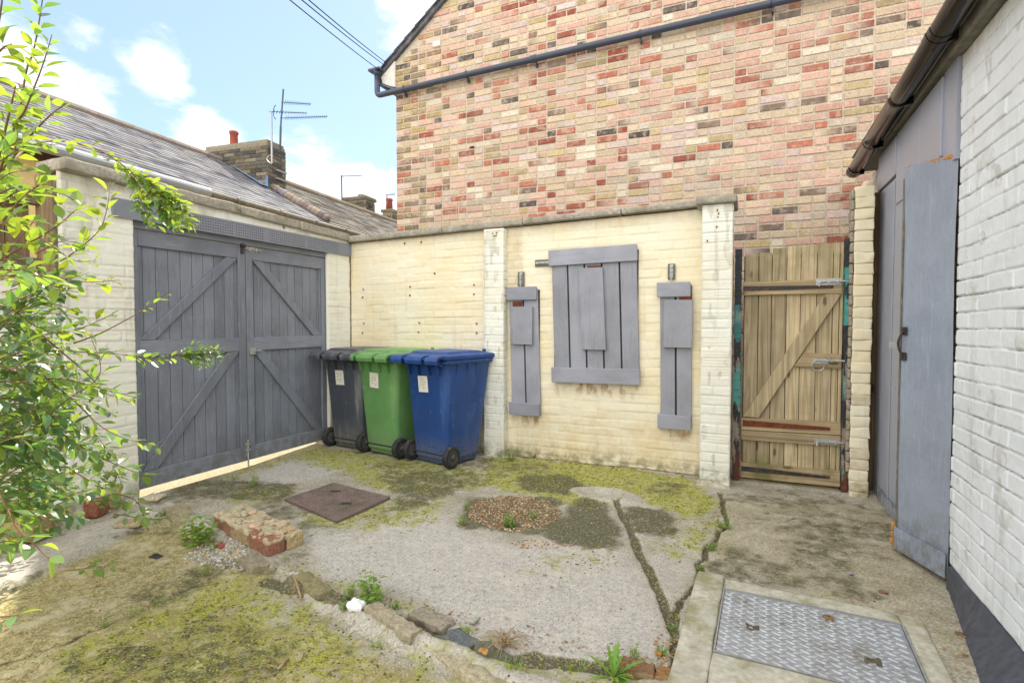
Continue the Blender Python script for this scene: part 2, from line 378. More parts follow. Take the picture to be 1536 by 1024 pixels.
M['bin_grey'] = mat_plasticbin('charcoal_bin_plastic', srgb(70, 74, 82), srgb(160, 160, 155), 0.5)
M['bin_green'] = mat_plasticbin('green_bin_plastic', srgb(98, 144, 84), srgb(150, 172, 118), 0.3)
M['bin_blue'] = mat_plasticbin('blue_bin_plastic', srgb(28, 66, 126), srgb(84, 112, 156), 0.35)

def mat_peel(name, seedoff=0.0):
    t = NT(name); z = t.xyz(); v = t.vec((1, 1, 0.22))
    n = t.noise(14, 5, 0.6, v); n2 = t.noise(9, 4, 0.6, t.vec((1, 1, 0.3)))
    wood = t.mix(t.noise(60, 4, 0.6, t.vec((1, 1, 0.1))), srgb(96, 78, 60), srgb(170, 160, 146))
    c = t.mix(t.ramp(n, 0.44, 0.47), wood, (0.022, 0.024, 0.03))
    a = t.sep(t.attr().outputs['Color'])
    teal = t.math('MULTIPLY', t.ramp(n2, 0.46, 0.49), a[0])
    c = t.mix(teal, c, srgb(72, 148, 144))
    c = t.mix(t.math('MULTIPLY', t.ramp(z[2], 0.1, 0.42, 1, 0), t.ramp(n, 0.42, 0.55)), c, srgb(96, 50, 32))
    t.pbr(c, 0.6, t.bump(n, 0.6, 0.003), 0, 0.4); return t.mat
M['peel'] = mat_peel('peeling_black_and_teal_paint')

def mat_ground():
    """attribute: r moss, g dark damp, b pale clean concrete, a coarse sandy"""
    t = NT('old_concrete'); a = t.attr(); s = t.sep(a.outputs['Color']); al = a.outputs['Alpha']
    g1 = t.noise(120, 5, 0.7); g2 = t.noise(28, 6, 0.65); g3 = t.noise(6, 5, 0.6); g4 = t.noise(320, 3, 0.6)
    v1 = t.vor(95); v2 = t.vor(230)
    base = t.mix(t.ramp(g3, 0.35, 0.65), srgb(168, 161, 144), srgb(192, 186, 172))
    base = t.mix(t.ramp(g1, 0.42, 0.6, 0, 0.7), base, srgb(122, 114, 92)); base = t.mix(t.ramp(t.noise(48, 7, 0.76), 0.5, 0.6, 0, 0.6), base, srgb(112, 104, 82))
    pale = t.mix(t.ramp(g2, 0.35, 0.65), srgb(196, 190, 180), srgb(178, 171, 162))
    pale = t.mix(t.ramp(g1, 0.48, 0.62, 0, 0.6), pale, srgb(122, 115, 106)); pale = t.mix(t.ramp(t.noise(55, 7, 0.78), 0.52, 0.62, 0, 0.6), pale, srgb(122, 114, 102)); pale = t.mix(t.ramp(g3, 0.5, 0.7, 0, 0.4), pale, srgb(204, 196, 180))
    dk = t.noise(210, 3, 0.6); pale = t.mix(t.ramp(dk, 0.62, 0.7, 0, 0.6), pale, srgb(96, 90, 82))
    sand = t.mix(t.ramp(v1, 0.1, 0.5), srgb(220, 206, 154), srgb(166, 152, 104))
    sand = t.mix(t.ramp(g1, 0.42, 0.58, 0, 0.85), sand, srgb(112, 102, 68)); sand = t.mix(t.ramp(t.noise(70, 6, 0.75), 0.5, 0.6, 0, 0.6), sand, srgb(100, 90, 58))
    sand = t.mix(t.ramp(g2, 0.45, 0.62, 0, 0.5), sand, srgb(196, 182, 138)); sand = t.mix(t.ramp(g3, 0.5, 0.66, 0, 0.55), sand, srgb(196, 186, 156))
    moss = t.mix(t.ramp(g1, 0.38, 0.62), srgb(98, 100, 26), srgb(188, 188, 78))
    moss = t.mix(t.ramp(g2, 0.5, 0.62, 0, 0.85), moss, srgb(76, 74, 36)); g5 = t.noise(17, 8, 0.74)
    moss = t.mix(t.ramp(g5, 0.52, 0.60, 0, 0.8), moss, srgb(178, 168, 136))
    dark = t.mix(t.ramp(g1, 0.38, 0.66), srgb(52, 52, 34), srgb(112, 108, 76)); dark = t.mix(t.ramp(t.noise(48, 6, 0.7), 0.54, 0.62, 0, 0.75), dark, srgb(160, 150, 122))
    c = t.mix(s[2], base, pale)
    c = t.mix(al, c, sand)
    g6 = t.noise(9, 9, 0.74)
    def edge(m, n, w=0.22):
        n = g6
        return t.ramp(t.math('ADD', m, t.math('MULTIPLY', t.math('SUBTRACT', n, 0.5), 2.6)), 0.5-w, 0.5+w)
    c = t.mix(t.math('MULTIPLY', edge(s[0], g2, 0.3), 0.9), c, moss)
    c = t.mix(t.math('MULTIPLY', edge(s[1], g2, 0.3), 0.92), c, dark)
    # pale grit and aggregate showing at the surface
    cellc = t.vor(150, None, 'F1', 'Color'); cs = t.sep(cellc)
    pick = t.math('MULTIPLY', t.ramp(cs[0], 0.80, 0.84), t.ramp(t.vor(150), 0.30, 0.22))
    c = t.mix(t.math('MULTIPLY', pick, 0.75), c, t.mix(cs[1], srgb(206, 196, 172), srgb(150, 128, 100)))
    pk2 = t.math('MULTIPLY', t.ramp(cs[2], 0.84, 0.87), t.ramp(v2, 0.28, 0.2))
    c = t.mix(t.math('MULTIPLY', pk2, 0.7), c, srgb(82, 74, 62))
    b = t.bump(g1, 0.5, 0.003); b = t.bump(v1, 0.25, 0.003, b); b = t.bump(g2, 0.35, 0.006, b); b = t.bump(g4, 0.3, 0.0012, b)
    t.pbr(c, t.ramp(g2, 0.3, 0.7, 0.75, 0.98), b, 0, 0.25); return t.mat
M['ground'] = mat_ground()
M['slab'] = simple('cast_concrete', srgb(190, 184, 166), 0.25, 35, 0.9, 0.6, 0.003, dirt=srgb(130, 126, 80), dscale=5, dth=(0.45, 0.65))

def mat_leaf(name, dc, tc, gloss=0.25, mixf=0.5):
    t = NT(name); a = t.attr().outputs['Color']
    d = t.n('ShaderNodeBsdfPrincipled'); t.l(t.mix(1.0, a, dc, 'MULTIPLY'), d.inputs['Base Color']); d.inputs['Roughness'].default_value = 0.30; d.inputs['Specular IOR Level'].default_value = gloss*2
    tr = t.n('ShaderNodeBsdfTranslucent'); t.l(t.mix(1.0, a, tc, 'MULTIPLY'), tr.inputs['Color'])
    m = t.n('ShaderNodeMixShader'); m.inputs[0].default_value = mixf
    t.l(d.outputs[0], m.inputs[1]); t.l(tr.outputs[0], m.inputs[2]); t.l(m.outputs[0], t.out.inputs['Surface'])
    return t.mat
M['leaf'] = mat_leaf('shrub_leaf', (0.105, 0.22, 0.085), (0.40, 0.62, 0.07), 0.5, 0.46)
M['weed'] = mat_leaf('weed_leaf', (0.22, 0.36, 0.08), (0.45, 0.6, 0.08), 0.2, 0.4)
M['stem'] = simple('shrub_stem', srgb(122, 92, 62), 0.3, 50, 0.7, 0.3)
M['greenstem'] = simple('green_stem', srgb(130, 140, 60), 0.3, 50, 0.7, 0.3)
M['dry'] = simple('dry_stalk', srgb(168, 142, 104), 0.3, 50, 0.9, 0.3)
M['petal'] = simple('pale_petal', srgb(240, 236, 200), 0.05, 50, 0.7, 0.1)
M['purple'] = simple('purple_foil', srgb(90, 40, 170), 0.1, 50, 0.4, 0.1)
# ================================================================== numpy grids
def build_np(name, V, Fq, C, mats, parent=None, extra=None, mi=None, smooth=True):
    V = np.asarray(V, np.float32); Fq = np.asarray(Fq, np.int32); C = np.asarray(C, np.float32)
    MI = np.zeros(len(Fq), np.int32) if mi is None else np.asarray(mi, np.int32)
    sm = np.ones(len(Fq), bool) if smooth else np.zeros(len(Fq), bool)
    if extra is not None and extra.v:
        n = len(V); V = np.vstack([V, np.array(extra.v, np.float32)]); C = np.vstack([C, np.array(extra.c, np.float32)])
        fx = np.array(extra.f, np.int32)+n; Fq = np.vstack([Fq, fx]); MI = np.concatenate([MI, np.array(extra.m, np.int32)])
        sm = np.concatenate([sm, np.zeros(len(fx), bool)])
    if parent is not None:
        p = parent; l = Vector((0, 0, 0))
        while p is not None: l += Vector(p.location); p = p.parent
        V = V-np.array(l, np.float32)
    me = bpy.data.meshes.new(name)
    me.vertices.add(len(V)); me.vertices.foreach_set('co', V.ravel())
    me.loops.add(Fq.size); me.loops.foreach_set('vertex_index', Fq.ravel())
    me.polygons.add(len(Fq)); me.polygons.foreach_set('loop_start', np.arange(0, Fq.size, 4, dtype=np.int32))
    if not isinstance(mats, (list, tuple)): mats = [mats]
    for m in mats: me.materials.append(m)
    me.update(calc_edges=True)
    me.polygons.foreach_set('material_index', MI); me.polygons.foreach_set('use_smooth', sm)
    at = me.attributes.new('col', 'FLOAT_COLOR', 'POINT'); at.data.foreach_set('color', C.ravel())
    me.validate(); me.update()
    o = bpy.data.objects.new(name, me); COL.objects.link(o)
    if parent is not None: o.parent = parent
    return o
def gridfaces(nu, nv, base=0, flip=False):
    i, j = np.meshgrid(np.arange(nu-1), np.arange(nv-1), indexing='ij')
    a = (i*nv+j).ravel()+base; b = a+nv; c = b+1; d = a+1
    return np.stack([a, d, c, b] if flip else [a, b, c, d], 1)

def painted_panel(O, U, V, N, w, h, res=0.01, ribs=0.0012, course=0.0765, bl=0.228, off=0.0, seed=0, depth=0.006, stain=None, shear=None, flake=0.0, crackp=0.0, wob=1.0, base=0, back=0.03):
    O = np.array(O, float); U = np.array(U, float); V = np.array(V, float); N = np.array(N, float)
    nu = max(2, int(w/res)+1); nv = max(2, int(h/res)+1)
    u = np.linspace(0, w, nu); v = np.linspace(0, h, nv); uu, vv = np.meshgrid(u, v, indexing='ij')
    vw = vv+fbm(uu*2, vv*2, seed, 2)*0.006*wob+fbm(uu*9, vv*9, seed+1, 2)*0.002
    row = np.floor(vw/course); fv = vw/course-row
    us = uu+off+(row % 2)*bl/2+(vnoise(row*7.3, row*0, seed+5)-.5)*0.05+fbm(uu*8, vv*8, seed+2, 2)*0.003
    ci = np.floor(us/bl); fu = us/bl-ci
    dv = np.minimum(fv, 1-fv)*course; du = np.minimum(fu, 1-fu)*bl
    ns = fbm(uu*22, vv*22, seed+3, 3)*0.0022
    jv = 1-sst(0.0015, 0.0075, dv+ns); ju = (1-sst(0.0015, 0.007, du+ns))*0.75
    joint = np.maximum(jv, ju)
    fill = 0.35+0.65*sst(0.3, 0.65, vnoise(uu*3.1, vv*5.3, seed+9))
    joint = joint*fill
    boff = (vnoise(row*3.37+0.5, ci*5.11+0.5, seed+7)-0.5)
    tilt = (vnoise(row*2.37+0.5, ci*4.11+0.5, seed+8)-0.5)*(fv-0.5)
    disp = -depth*joint+(boff*0.006+tilt*0.006)*(1-joint)+fbm(uu*26, vv*26, seed+11, 3)*0.0016+fbm(uu*2.2, vv*2.2, seed+12, 2)*0.004
    # wire-cut ribs pressed in some bricks
    rib = (vnoise(row*1.91+0.5, ci*2.77+0.5, seed+15) > 0.55)
    disp = disp+rib*(1-joint)*ribs*np.sin(vv*2*math.pi/0.009)
    if shear is not None:
        vv2 = vv*(1+shear*uu/w)
    else: vv2 = vv
    edge = np.zeros_like(disp, bool); edge[0, :] = edge[-1, :] = True; edge[:, 0] = edge[:, -1] = True
    disp = np.where(edge, -back, disp)
    P = O+uu[..., None]*U+vv2[..., None]*V+disp[..., None]*N
    C = np.zeros((nu, nv, 4), np.float32); C[..., 3] = 1
    C[..., 0] = joint
    fl = np.zeros_like(uu)
    if crackp:
        side_ = np.where(fv > 0.5, (1-fv)*course, fv*course+0.004)
        ck = (1-sst(0.0012, 0.0042, side_+fbm(uu*30, vv*30, seed+31, 2)*0.001))*sst(1-crackp-0.1, 1-crackp+0.1, vnoise(uu*3.3+9, row*3.1, seed+32)*0.75+vnoise(uu*11, row*1.7, seed+33)*0.25)
        disp = disp-0.005*ck*(~edge); fl = ck; P = O+uu[..., None]*U+vv2[..., None]*V+disp[..., None]*N; C[..., 2] = ck
    if flake: fl = sst(1-flake, 1-flake+0.06, vnoise(uu*6, vv*9, seed+21)*0.7+vnoise(uu*19, vv*19, seed+22)*0.3)
    C[..., 2] = fl
    if stain is not None: C[..., 1] = np.clip(stain(P[..., 0], P[..., 1], P[..., 2]), 0, 1)
    flip = np.dot(np.cross(U, V), N) < 0
    return P.reshape(-1, 3), gridfaces(nu, nv, base, flip), C.reshape(-1, 4)

def panels_object(name, specs, mats, parent, extra=None):
    Vs, Fs, Cs = [], [], []; b = 0
    for sp in specs:
        v, f, c = painted_panel(base=b, **sp); Vs.append(v); Fs.append(f); Cs.append(c); b += len(v)
    return build_np(name, np.vstack(Vs), np.vstack(Fs), np.vstack(Cs), mats, parent, extra)

# ================================================================== ground
def poly_mask(X, Y, pts):
    inside = np.zeros(X.shape, bool); n = len(pts)
    for i in range(n):
        x0, y0 = pts[i]; x1, y1 = pts[(i+1) % n]
        if y0 == y1: continue
        cond = ((y0 > Y) != (y1 > Y)) & (X < (x1-x0)*(Y-y0)/(y1-y0)+x0)
        inside ^= cond
    return inside.astype(float)
def blur(A, r):
    for _ in range(2):
        for ax in (0, 1):
            k = int(r); P = np.pad(A, [(k+1, k) if a == ax else (0, 0) for a in (0, 1)], mode='edge')
            cs = np.cumsum(P, axis=ax); 
            A = (cs[2*k+1:, :]-cs[:-2*k-1, :])/(2*k+1) if ax == 0 else (cs[:, 2*k+1:]-cs[:, :-2*k-1])/(2*k+1)
    return A
def gp(*uv): return [tuple(G(u, v)[:2]) for u, v in uv]
def polydist(X, Y, pts):
    D = np.full(X.shape, 9.0)
    for (x0, y0), (x1, y1) in zip(pts[:-1], pts[1:]):
        dx, dy = x1-x0, y1-y0; t = np.clip(((X-x0)*dx+(Y-y0)*dy)/(dx*dx+dy*dy), 0, 1)
        D = np.minimum(D, np.hypot(X-x0-t*dx, Y-y0-t*dy))
    return D

GR = 0.009
gx = np.arange(-4.14, 1.14, GR); gy = np.arange(0.45, 4.86, GR)
GX, GY = np.meshgrid(gx, gy, indexing='ij')
WX = GX+fbm(GX*3, GY*3, 31, 3)*0.05; WYY = GY+fbm(GX*3, GY*3, 32, 3)*0.05
def pm(b, *uv): return blur(poly_mask(WX, WYY, gp(*uv)), b)
# front-left rough slab, lower than the yard slab
kerbline = gp((-200, 742), (240, 757), (320, 800), (440, 868), (560, 932), (700, 985), (820, 1040), (900, 1200))
front = pm(1, (-900, 742), (235, 752), (320, 803), (440, 872), (560, 936), (700, 990), (820, 1045), (900, 1500), (-900, 1500))
# masks
moss = np.maximum.reduce([
    pm(6, (725, 685), (900, 692), (1050, 722), (1085, 760), (1040, 785), (960, 748), (880, 765), (800, 742), (720, 728))*0.86,
    pm(6, (440, 665), (730, 702), (735, 730), (640, 745), (560, 735), (520, 712), (440, 690))*0.7,
    pm(5, (380, 668), (500, 660), (470, 690), (400, 700), (330, 720), (340, 700))*0.5,
    pm(8, (320, 850), (430, 868), (540, 950), (560, 1040), (0, 1060), (60, 980), (250, 895))*0.66,
    pm(8, (500, 930), (700, 1000), (800, 1060), (420, 1060))*0.42,
    pm(7, (1000, 800), (1090, 745), (1085, 830), (1030, 850), (960, 830))*0.5,
    pm(6, (430, 770), (620, 745), (690, 740), (650, 790), (540, 800), (470, 800))*0.55,
    pm(5, (420, 835), (640, 905), (650, 940), (560, 900), (500, 885), (420, 855))*0.45,
    pm(5, (640, 930), (830, 990), (980, 1000), (960, 1040), (760, 1020), (620, 950))*0.58,
    pm(8, (850, 810), (930, 820), (950, 845), (880, 870), (780, 860), (790, 830))*0.32,
    pm(6, (1200, 880), (1360, 930), (1430, 1000), (1380, 960), (1180, 895))*0.52,
    pm(5, (340, 730), (440, 730), (420, 760), (330, 760))*0.5])
dark = np.maximum.reduce([
    pm(5, (775, 712), (860, 712), (915, 755), (925, 790), (930, 825), (850, 815), (800, 800), (850, 770), (870, 745), (790, 735))*0.95,
    pm(4, (940, 757), (1000, 765), (1022, 800), (975, 806), (940, 795))*0.92,
    pm(4, (980, 722), (1040, 728), (1020, 745), (975, 742))*0.6,
    pm(7, (430, 780), (505, 790), (640, 760), (720, 725), (640, 700), (560, 715), (600, 750), (500, 800), (440, 800))*0.72,
    pm(6, (300, 715), (450, 725), (430, 755), (330, 750), (240, 742))*0.74,
    pm(7, (560, 700), (730, 705), (735, 730), (600, 735))*0.6,
    pm(3, (700, 745), (840, 745), (850, 795), (780, 803), (690, 795))*0.8,
    pm(6, (60, 985), (330, 900), (420, 940), (330, 1040), (60, 1060))*0.48,
    pm(6, (1110, 745), (1260, 750), (1230, 780), (1110, 790))*0.35])
pale = np.maximum.reduce([
    pm(5, (465, 800), (560, 790), (650, 762), (700, 800), (760, 818), (860, 805), (930, 825), (960, 860), (1002, 935), (990, 985), (900, 992), (820, 985), (720, 955), (640, 912), (600, 880), (470, 858))*1.0,
    pm(4, (375, 715), (430, 690), (525, 685), (532, 697), (480, 715), (400, 732))*1.0,
    pm(4, (655, 700), (760, 700), (740, 715), (650, 715))*0.6,
    pm(4, (965, 790), (1050, 800), (1060, 850), (1010, 900), (980, 860))*0.6,
    pm(4, (860, 720), (1000, 740), (1000, 760), (920, 762), (860, 738))*0.5,
    pm(3, (-60, 850), (235, 752), (240, 765), (150, 812), (90, 840), (-60, 905))*0.8])
sandy = np.maximum(front*pm(3, (-900, 800), (0, 880), (160, 815), (240, 768), (420, 850), (330, 900), (800, 1060), (-900, 1500)),
                   pm(6, (1090, 745), (1330, 760), (1430, 900), (1500, 1060), (1380, 960), (1200, 880), (1060, 850))*0.34)
pale = pale*(1-0.25*dark)
# cracks and joints
jit = fbm(GX*14, GY*14, 41, 3)*0.016+fbm(GX*4, GY*4, 42, 2)*0.03
def crack(pts, w, d, sharp=0.5):
    D = polydist(GX+jit, GY-jit, pts); return (1-sst(w*sharp, w, D))*d
c1 = gp((925, 752), (942, 782), (952, 812), (966, 845), (978, 872), (996, 902), (1008, 928), (1016, 950))
c2 = gp((1082, 738), (1086, 790), (1062, 830), (1045, 862), (1025, 905), (1016, 950), (1008, 990), (985, 1010))
c3 = gp((1150, 789), (1200, 779), (1240, 776))
c4 = gp((-60, 1005), (75, 962), (180, 917), (307, 865), (345, 842))
c5 = gp((1045, 838), (1090, 838), (1125, 843))
c6 = gp((400, 862), (520, 905), (640, 945), (760, 985), (900, 1000), (985, 1003))
c7 = gp((1086, 792), (1060, 780), (1085, 752))
cr = np.maximum.reduce([crack(c1, 0.026+0.012*vnoise(GX*9, GY*9, 43), 0.020), crack(c2, 0.020, 0.025), crack(c3, 0.007, 0.01), crack(c4, 0.012, 0.012), crack(c5, 0.008, 0.01), crack(c6, 0.05, 0.015), crack(c7, 0.008, 0.008)])
Z = fbm(GX*1.3, GY*1.3, 51, 3)*0.010+fbm(GX*9, GY*9, 52, 4)*0.0030+fbm(GX*40, GY*40, 53, 2)*0.0007
Z += (sandy*0.6+front*0.4)*(fbm(GX*30, GY*30, 54, 3)*0.003+fbm(GX*60, GY*60, 57, 2)*0.002)
Z += moss*np.abs(fbm(GX*35, GY*35, 55, 3))*0.006+dark*fbm(GX*50, GY*50, 56, 2)*0.003
kr1 = polydist(GX+jit, GY-jit, gp((440, 868), (560, 934), (700, 990), (830, 1042), (900, 1080))); kr2 = polydist(GX+jit, GY-jit, gp((240, 760), (275, 778), (320, 803)))
krm = np.maximum((1-sst(0.03, 0.075, kr1)), (1-sst(0.05, 0.09, kr2)))*(0.5+0.5*vnoise(GX*7, GY*7, 44))
Z -= front*0.032; Z -= cr; Z += krm*0.030
Z += pm(1, (-60, 850), (235, 752), (240, 763), (150, 812), (90, 840), (-60, 905))*0.015
# dished gully in front of the wall
gc = G(905, 742)[:2]; r_ = np.hypot((GX-gc[0])/0.26, (GY-gc[1])/0.15)
Z += (1-sst(0.85, 1.2, r_))*0.022-(1-sst(0.25, 0.85, r_))*0.055
hl = G(912, 748)[:2]; Z -= (1-sst(0.3, 1.0, np.hypot((GX-hl[0])/0.10, (GY-hl[1])/0.03)))*0.04
hd = (1-sst(0.7, 1.15, np.hypot((GX-hl[0])/0.10, (GY-hl[1])/0.03)))
Z += sst(0.06, 0.0, 4.70-GY)*0.015
crk = np.clip(cr/0.015, 0, 1)
dark = np.maximum(dark, 0.52*sst(0.52, 0.74, vnoise(GX*2.3+4, GY*2.3, 88)*0.7+vnoise(GX*7, GY*7, 89)*0.3)*(1-0.55*pale))
gr_ = (1-sst(0.9, 1.15, r_)); moss = moss*(1-gr_*0.75); dark = dark*(1-gr_*0.9); pale = np.maximum(pale, krm*0.7); sandy = sandy*(1-krm*.7)
dark = np.maximum(dark, np.maximum(crk*0.95, hd)); moss = moss*(1-0.6*crk)
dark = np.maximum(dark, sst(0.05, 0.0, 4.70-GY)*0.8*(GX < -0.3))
edgeb = (GX < gx[0]+1e-6) | (GX > gx[-1]-1e-6) | (GY < gy[0]+1e-6) | (GY > gy[-1]-1e-6)
Z = np.where(edgeb, -0.07, Z)
V = np.stack([GX, GY, Z], -1).reshape(-1, 3)
C = np.stack([moss, dark, pale, sandy], -1).reshape(-1, 4)
ex = MB(); ex.col = (0.1, 0.3, 0.3, 0.3)
for i in range(9):       # the rest of the ground out to the horizon, under the yard sheet
    pass
ex.add([(-160, -120, -0.075), (160, -120, -0.075), (160, 200, -0.075), (-160, 200, -0.075)], [(0, 1, 2, 3)], 0, (0.2, 0.3, 0.3, 0.2))
ex.add([(-6.0, -3, -0.012), (-4.13, -3, -0.012), (-4.13, 5.7, -0.012), (-6.4, 5.7, -0.012)], [(0, 1, 2, 3)], 0, (0.0, 0.0, 1.0, 0.6))
gnd = build_np('ground', V, gridfaces(len(gx), len(gy)), C, M['ground'], None, ex); gnd['kind'] = 'structure'
def gz(x, y):
    i = int(round((x-gx[0])/GR)); j = int(round((y-gy[0])/GR))
    if 0 < i < len(gx)-1 and 0 < j < len(gy)-1: return float(Z[i, j])
    return -0.012
def gpt(u, v):
    p = G(u, v); return (p[0], p[1], gz(p[0], p[1]))

# ================================================================== back boundary wall
XB = -4.10; YB = 4.70
def stain_back(x, y, z):
    s = np.zeros_like(x)
    for (x0, x1, zb) in ((-2.10, -1.81, 0.40), (-1.66, -0.88, 0.745), (-0.70, -0.42, 0.395)):
        m = sst(x0-0.03, x0+0.05, x)*sst(x1+0.03, x1-0.05, x)
        s = np.maximum(s, m*sst(zb-0.16, zb-0.02, z)*sst(zb+0.05, zb, z)*(0.35+0.8*(vnoise(x*30, z*12, 3) > 0.6)))
    s = np.maximum(s, 0.35*sst(2.12, 2.25, z)); s = np.maximum(s, 0.6*sst(0.12, 0.0, z))
    s = np.maximum(s, 0.45*sst(0.10, 0.0, np.abs(x+2.05))*sst(0.5, 1.4, z+0.3*vnoise(x*4, z*4, 2)))
    s = np.maximum(s, 0.28*sst(0.65, 0.3, z)*sst(-2.1, -1.9, x))
    return s
bw = thing('boundary_wall', 'cream painted brick boundary wall with stone coping running behind the bins', 'wall', (-2.2, YB+0.1, 0))
ex = MB(); ex.box((XB-0.2, YB+0.02, -0.1), (-0.20, YB+0.215, 2.23))
for (u, v) in ((545, 434), (615, 430), (711, 427), (544, 446), (615, 443), (711, 441), (546, 485), (629, 484), (715, 485), (544, 499), (628, 498), (715, 499), (607, 365), (632, 363), (652, 410)):
    p = WY(u, v, YB-0.004)
    ex.box((p[0]-0.007, YB-0.010, p[2]-0.008), (p[0]+0.006, YB-0.001, p[2]+0.007), 1, j=0.002)
panels_object('brickwork', [dict(O=(XB, YB, -0.03), U=(1, 0, 0), V=(0, 0, 1), N=(0, -1, 0), w=3.80, h=2.235, res=0.0095, off=0.03, seed=3, depth=0.0045, stain=stain_back, shear=0.028, flake=0.0)], [M['cream'], M['rust']], bw, ex)
js = [528, 560, 663, 784, 932, 1062]
def zc(x): return 2.205+0.0172*(x+4.05)
for i in range(5):
    x0 = WY(js[i], 340, YB-0.05)[0]+0.003 if i else XB-0.15; x1 = WY(js[i+1], 320, YB-0.05)[0]-0.003
    mb = MB(); z0, z1 = zc(x0), zc(x1); t = 0.066-0.004*i; L = x1-x0
    R = rotm('Y', -math.atan2(z1-z0, L))
    rbox(mb, ((x0+x1)/2, YB+0.09, (z0+z1)/2+t/2+random.uniform(0, .004)), (L, 0.30, t), 0.008, 0.004, (24, 4, 2), i, rot=R, freq=9)
    mb.build('coping_stone', M['concrete'], bw, smooth=True)

def pier(name, x0, x1, y0, y1, z0, z1, mat, parent, seed, course=0.0765, amp=0.0045):
    mb = MB(); random.seed(seed); n = int(round((z1-z0)/course)); ch = (z1-z0)/n
    mb.box((x0+0.012, y0+0.012, z0), (x1-0.012, y1-0.012, z1), 0, (1, 0.1, 0, 1))
    w = x1-x0; d = y1-y0
    for i in range(n):
        zc_ = z0+(i+0.5)*ch
        parts = [(0, 1)] if i % 2 else [(0, 0.5), (0.5, 1)]
        if w < 0.14: parts = [(0, 1)]
        for (a, b) in parts:
            j = random.uniform(-0.004, 0.004)
            stn = 0.5 if random.random() < 0.08 else (0.25 if i < 2 else 0.0)
            rbox(mb, (x0+(a+b)/2*w+random.uniform(-.002, .002), (y0+y1)/2+j, zc_), ((b-a)*w-0.0015, d, ch-0.0025), 0.0045, amp, (7, 5, 4), seed*50+i, (0.0, stn, 0, 1), freq=16,
                 rot=rotz(random.uniform(-.012, .012)))
    return mb.build(name, mat, parent, smooth=True)
def pier2(x0, x1, y0, y1, z1, parent, seed):
    ex = MB(); ex.box((x0+0.006, y0+0.006, -0.05), (x1-0.006, y1-0.001, z1), 0, (0, 0, 0, 1))
    kw = dict(V=(0, 0, 1), h=z1+0.04, res=0.0065, depth=0.005, back=0.004, bl=0.222, course=0.0765)
    sp = [dict(O=(x0, y0, -0.04), U=(1, 0, 0), N=(0, -1, 0), w=x1-x0, seed=seed, off=0.111, stain=lambda x, y, z: 0.4*(vnoise(x*25, z*9, seed) > 0.78)+0.5*sst(0.15, 0.0, z), **kw),
          dict(O=(x1, y0, -0.04), U=(0, 1, 0), N=(1, 0, 0), w=y1-y0, seed=seed, off=0.0, **kw), dict(O=(x0, y0, -0.04), U=(0, 1, 0), N=(-1, 0, 0), w=y1-y0, seed=seed, off=0.05, **kw)]
    return panels_object('pier', sp, [M['cream2']], parent, ex)
p1 = pier2(-2.362, -2.150, 4.60, 4.70, 2.215, bw, 11)
p2 = pier2(-0.345, -0.118, 4.50, 4.84, 2.245, bw, 12)
mb = MB(); rbox(mb, (-0.243, 4.665, 2.277), (0.305, 0.40, 0.062), 0.012, 0.006, (8, 8, 2), 5, freq=9)
mb.build('pier_cap', M['concrete'], p2, smooth=True)
mb = MB(); rbox(mb, (-0.243, 4.665, 2.308), (0.27, 0.36, 0.02), 0.009, 0.005, (8, 8, 2), 6, freq=9)
for o_ in (): pass
# base lump and rust marks
mb = MB(); rbox(mb, (-0.24, 4.52, -0.015), (0.27, 0.16, 0.06), 0.02, 0.012, (8, 5, 3), 9, freq=10)
mb.build('mortar_foot', M['slab'], p2, smooth=True)
for (pp, pts, yy) in ((p2, [(1076, 315), (1078, 320), (1077, 325), (1075, 340), (1061, 361)], 4.493), (p1, [(739, 350), (741, 354), (745, 349), (744, 353)], 4.593)):
    mb = MB()
    for (u, v) in pts:
        q = WY(u, v, yy); mb.box((q[0]-0.005, yy-0.003, q[2]-0.006), (q[0]+0.004, yy+0.01, q[2]+0.005), j=0.002)
    mb.build('nail_hole', M['rust'], pp)

# slim pier right of the timber gate
rp = thing('brick_pier', 'slim cream painted brick pier between the timber gate and the grey panels', 'pier', (0.76, 4.75, 0))
pier('brickwork', 0.712, 0.835, 4.64, 4.86, -0.04, 2.315, M['cream'], rp, 21, 0.0810, 0.006)
mb = MB(); random.seed(5)
for i in range(27):
    rbox(mb, (0.700, 4.70+random.uniform(-.006, .006), 0.22+i*0.0785), (0.022, 0.11, 0.072), 0.006, 0.005, (2, 4, 3), i, (*srgb(168, 156, 140), 1), freq=20)
mb.build('bare_edge', M['stone'], rp, smooth=True)
mb = MB()
for i in range(8):
    rbox(mb, (0.815, 4.80, 2.33+0.02*i if i < 2 else 2.34), (0.07, 0.12, 0.06), 0.015, 0.01, (4, 4, 3), i, (0, 0.4, 0, 1), freq=18)
    if i > 1: break
mb.build('broken_top', M['cream'], rp, smooth=True)

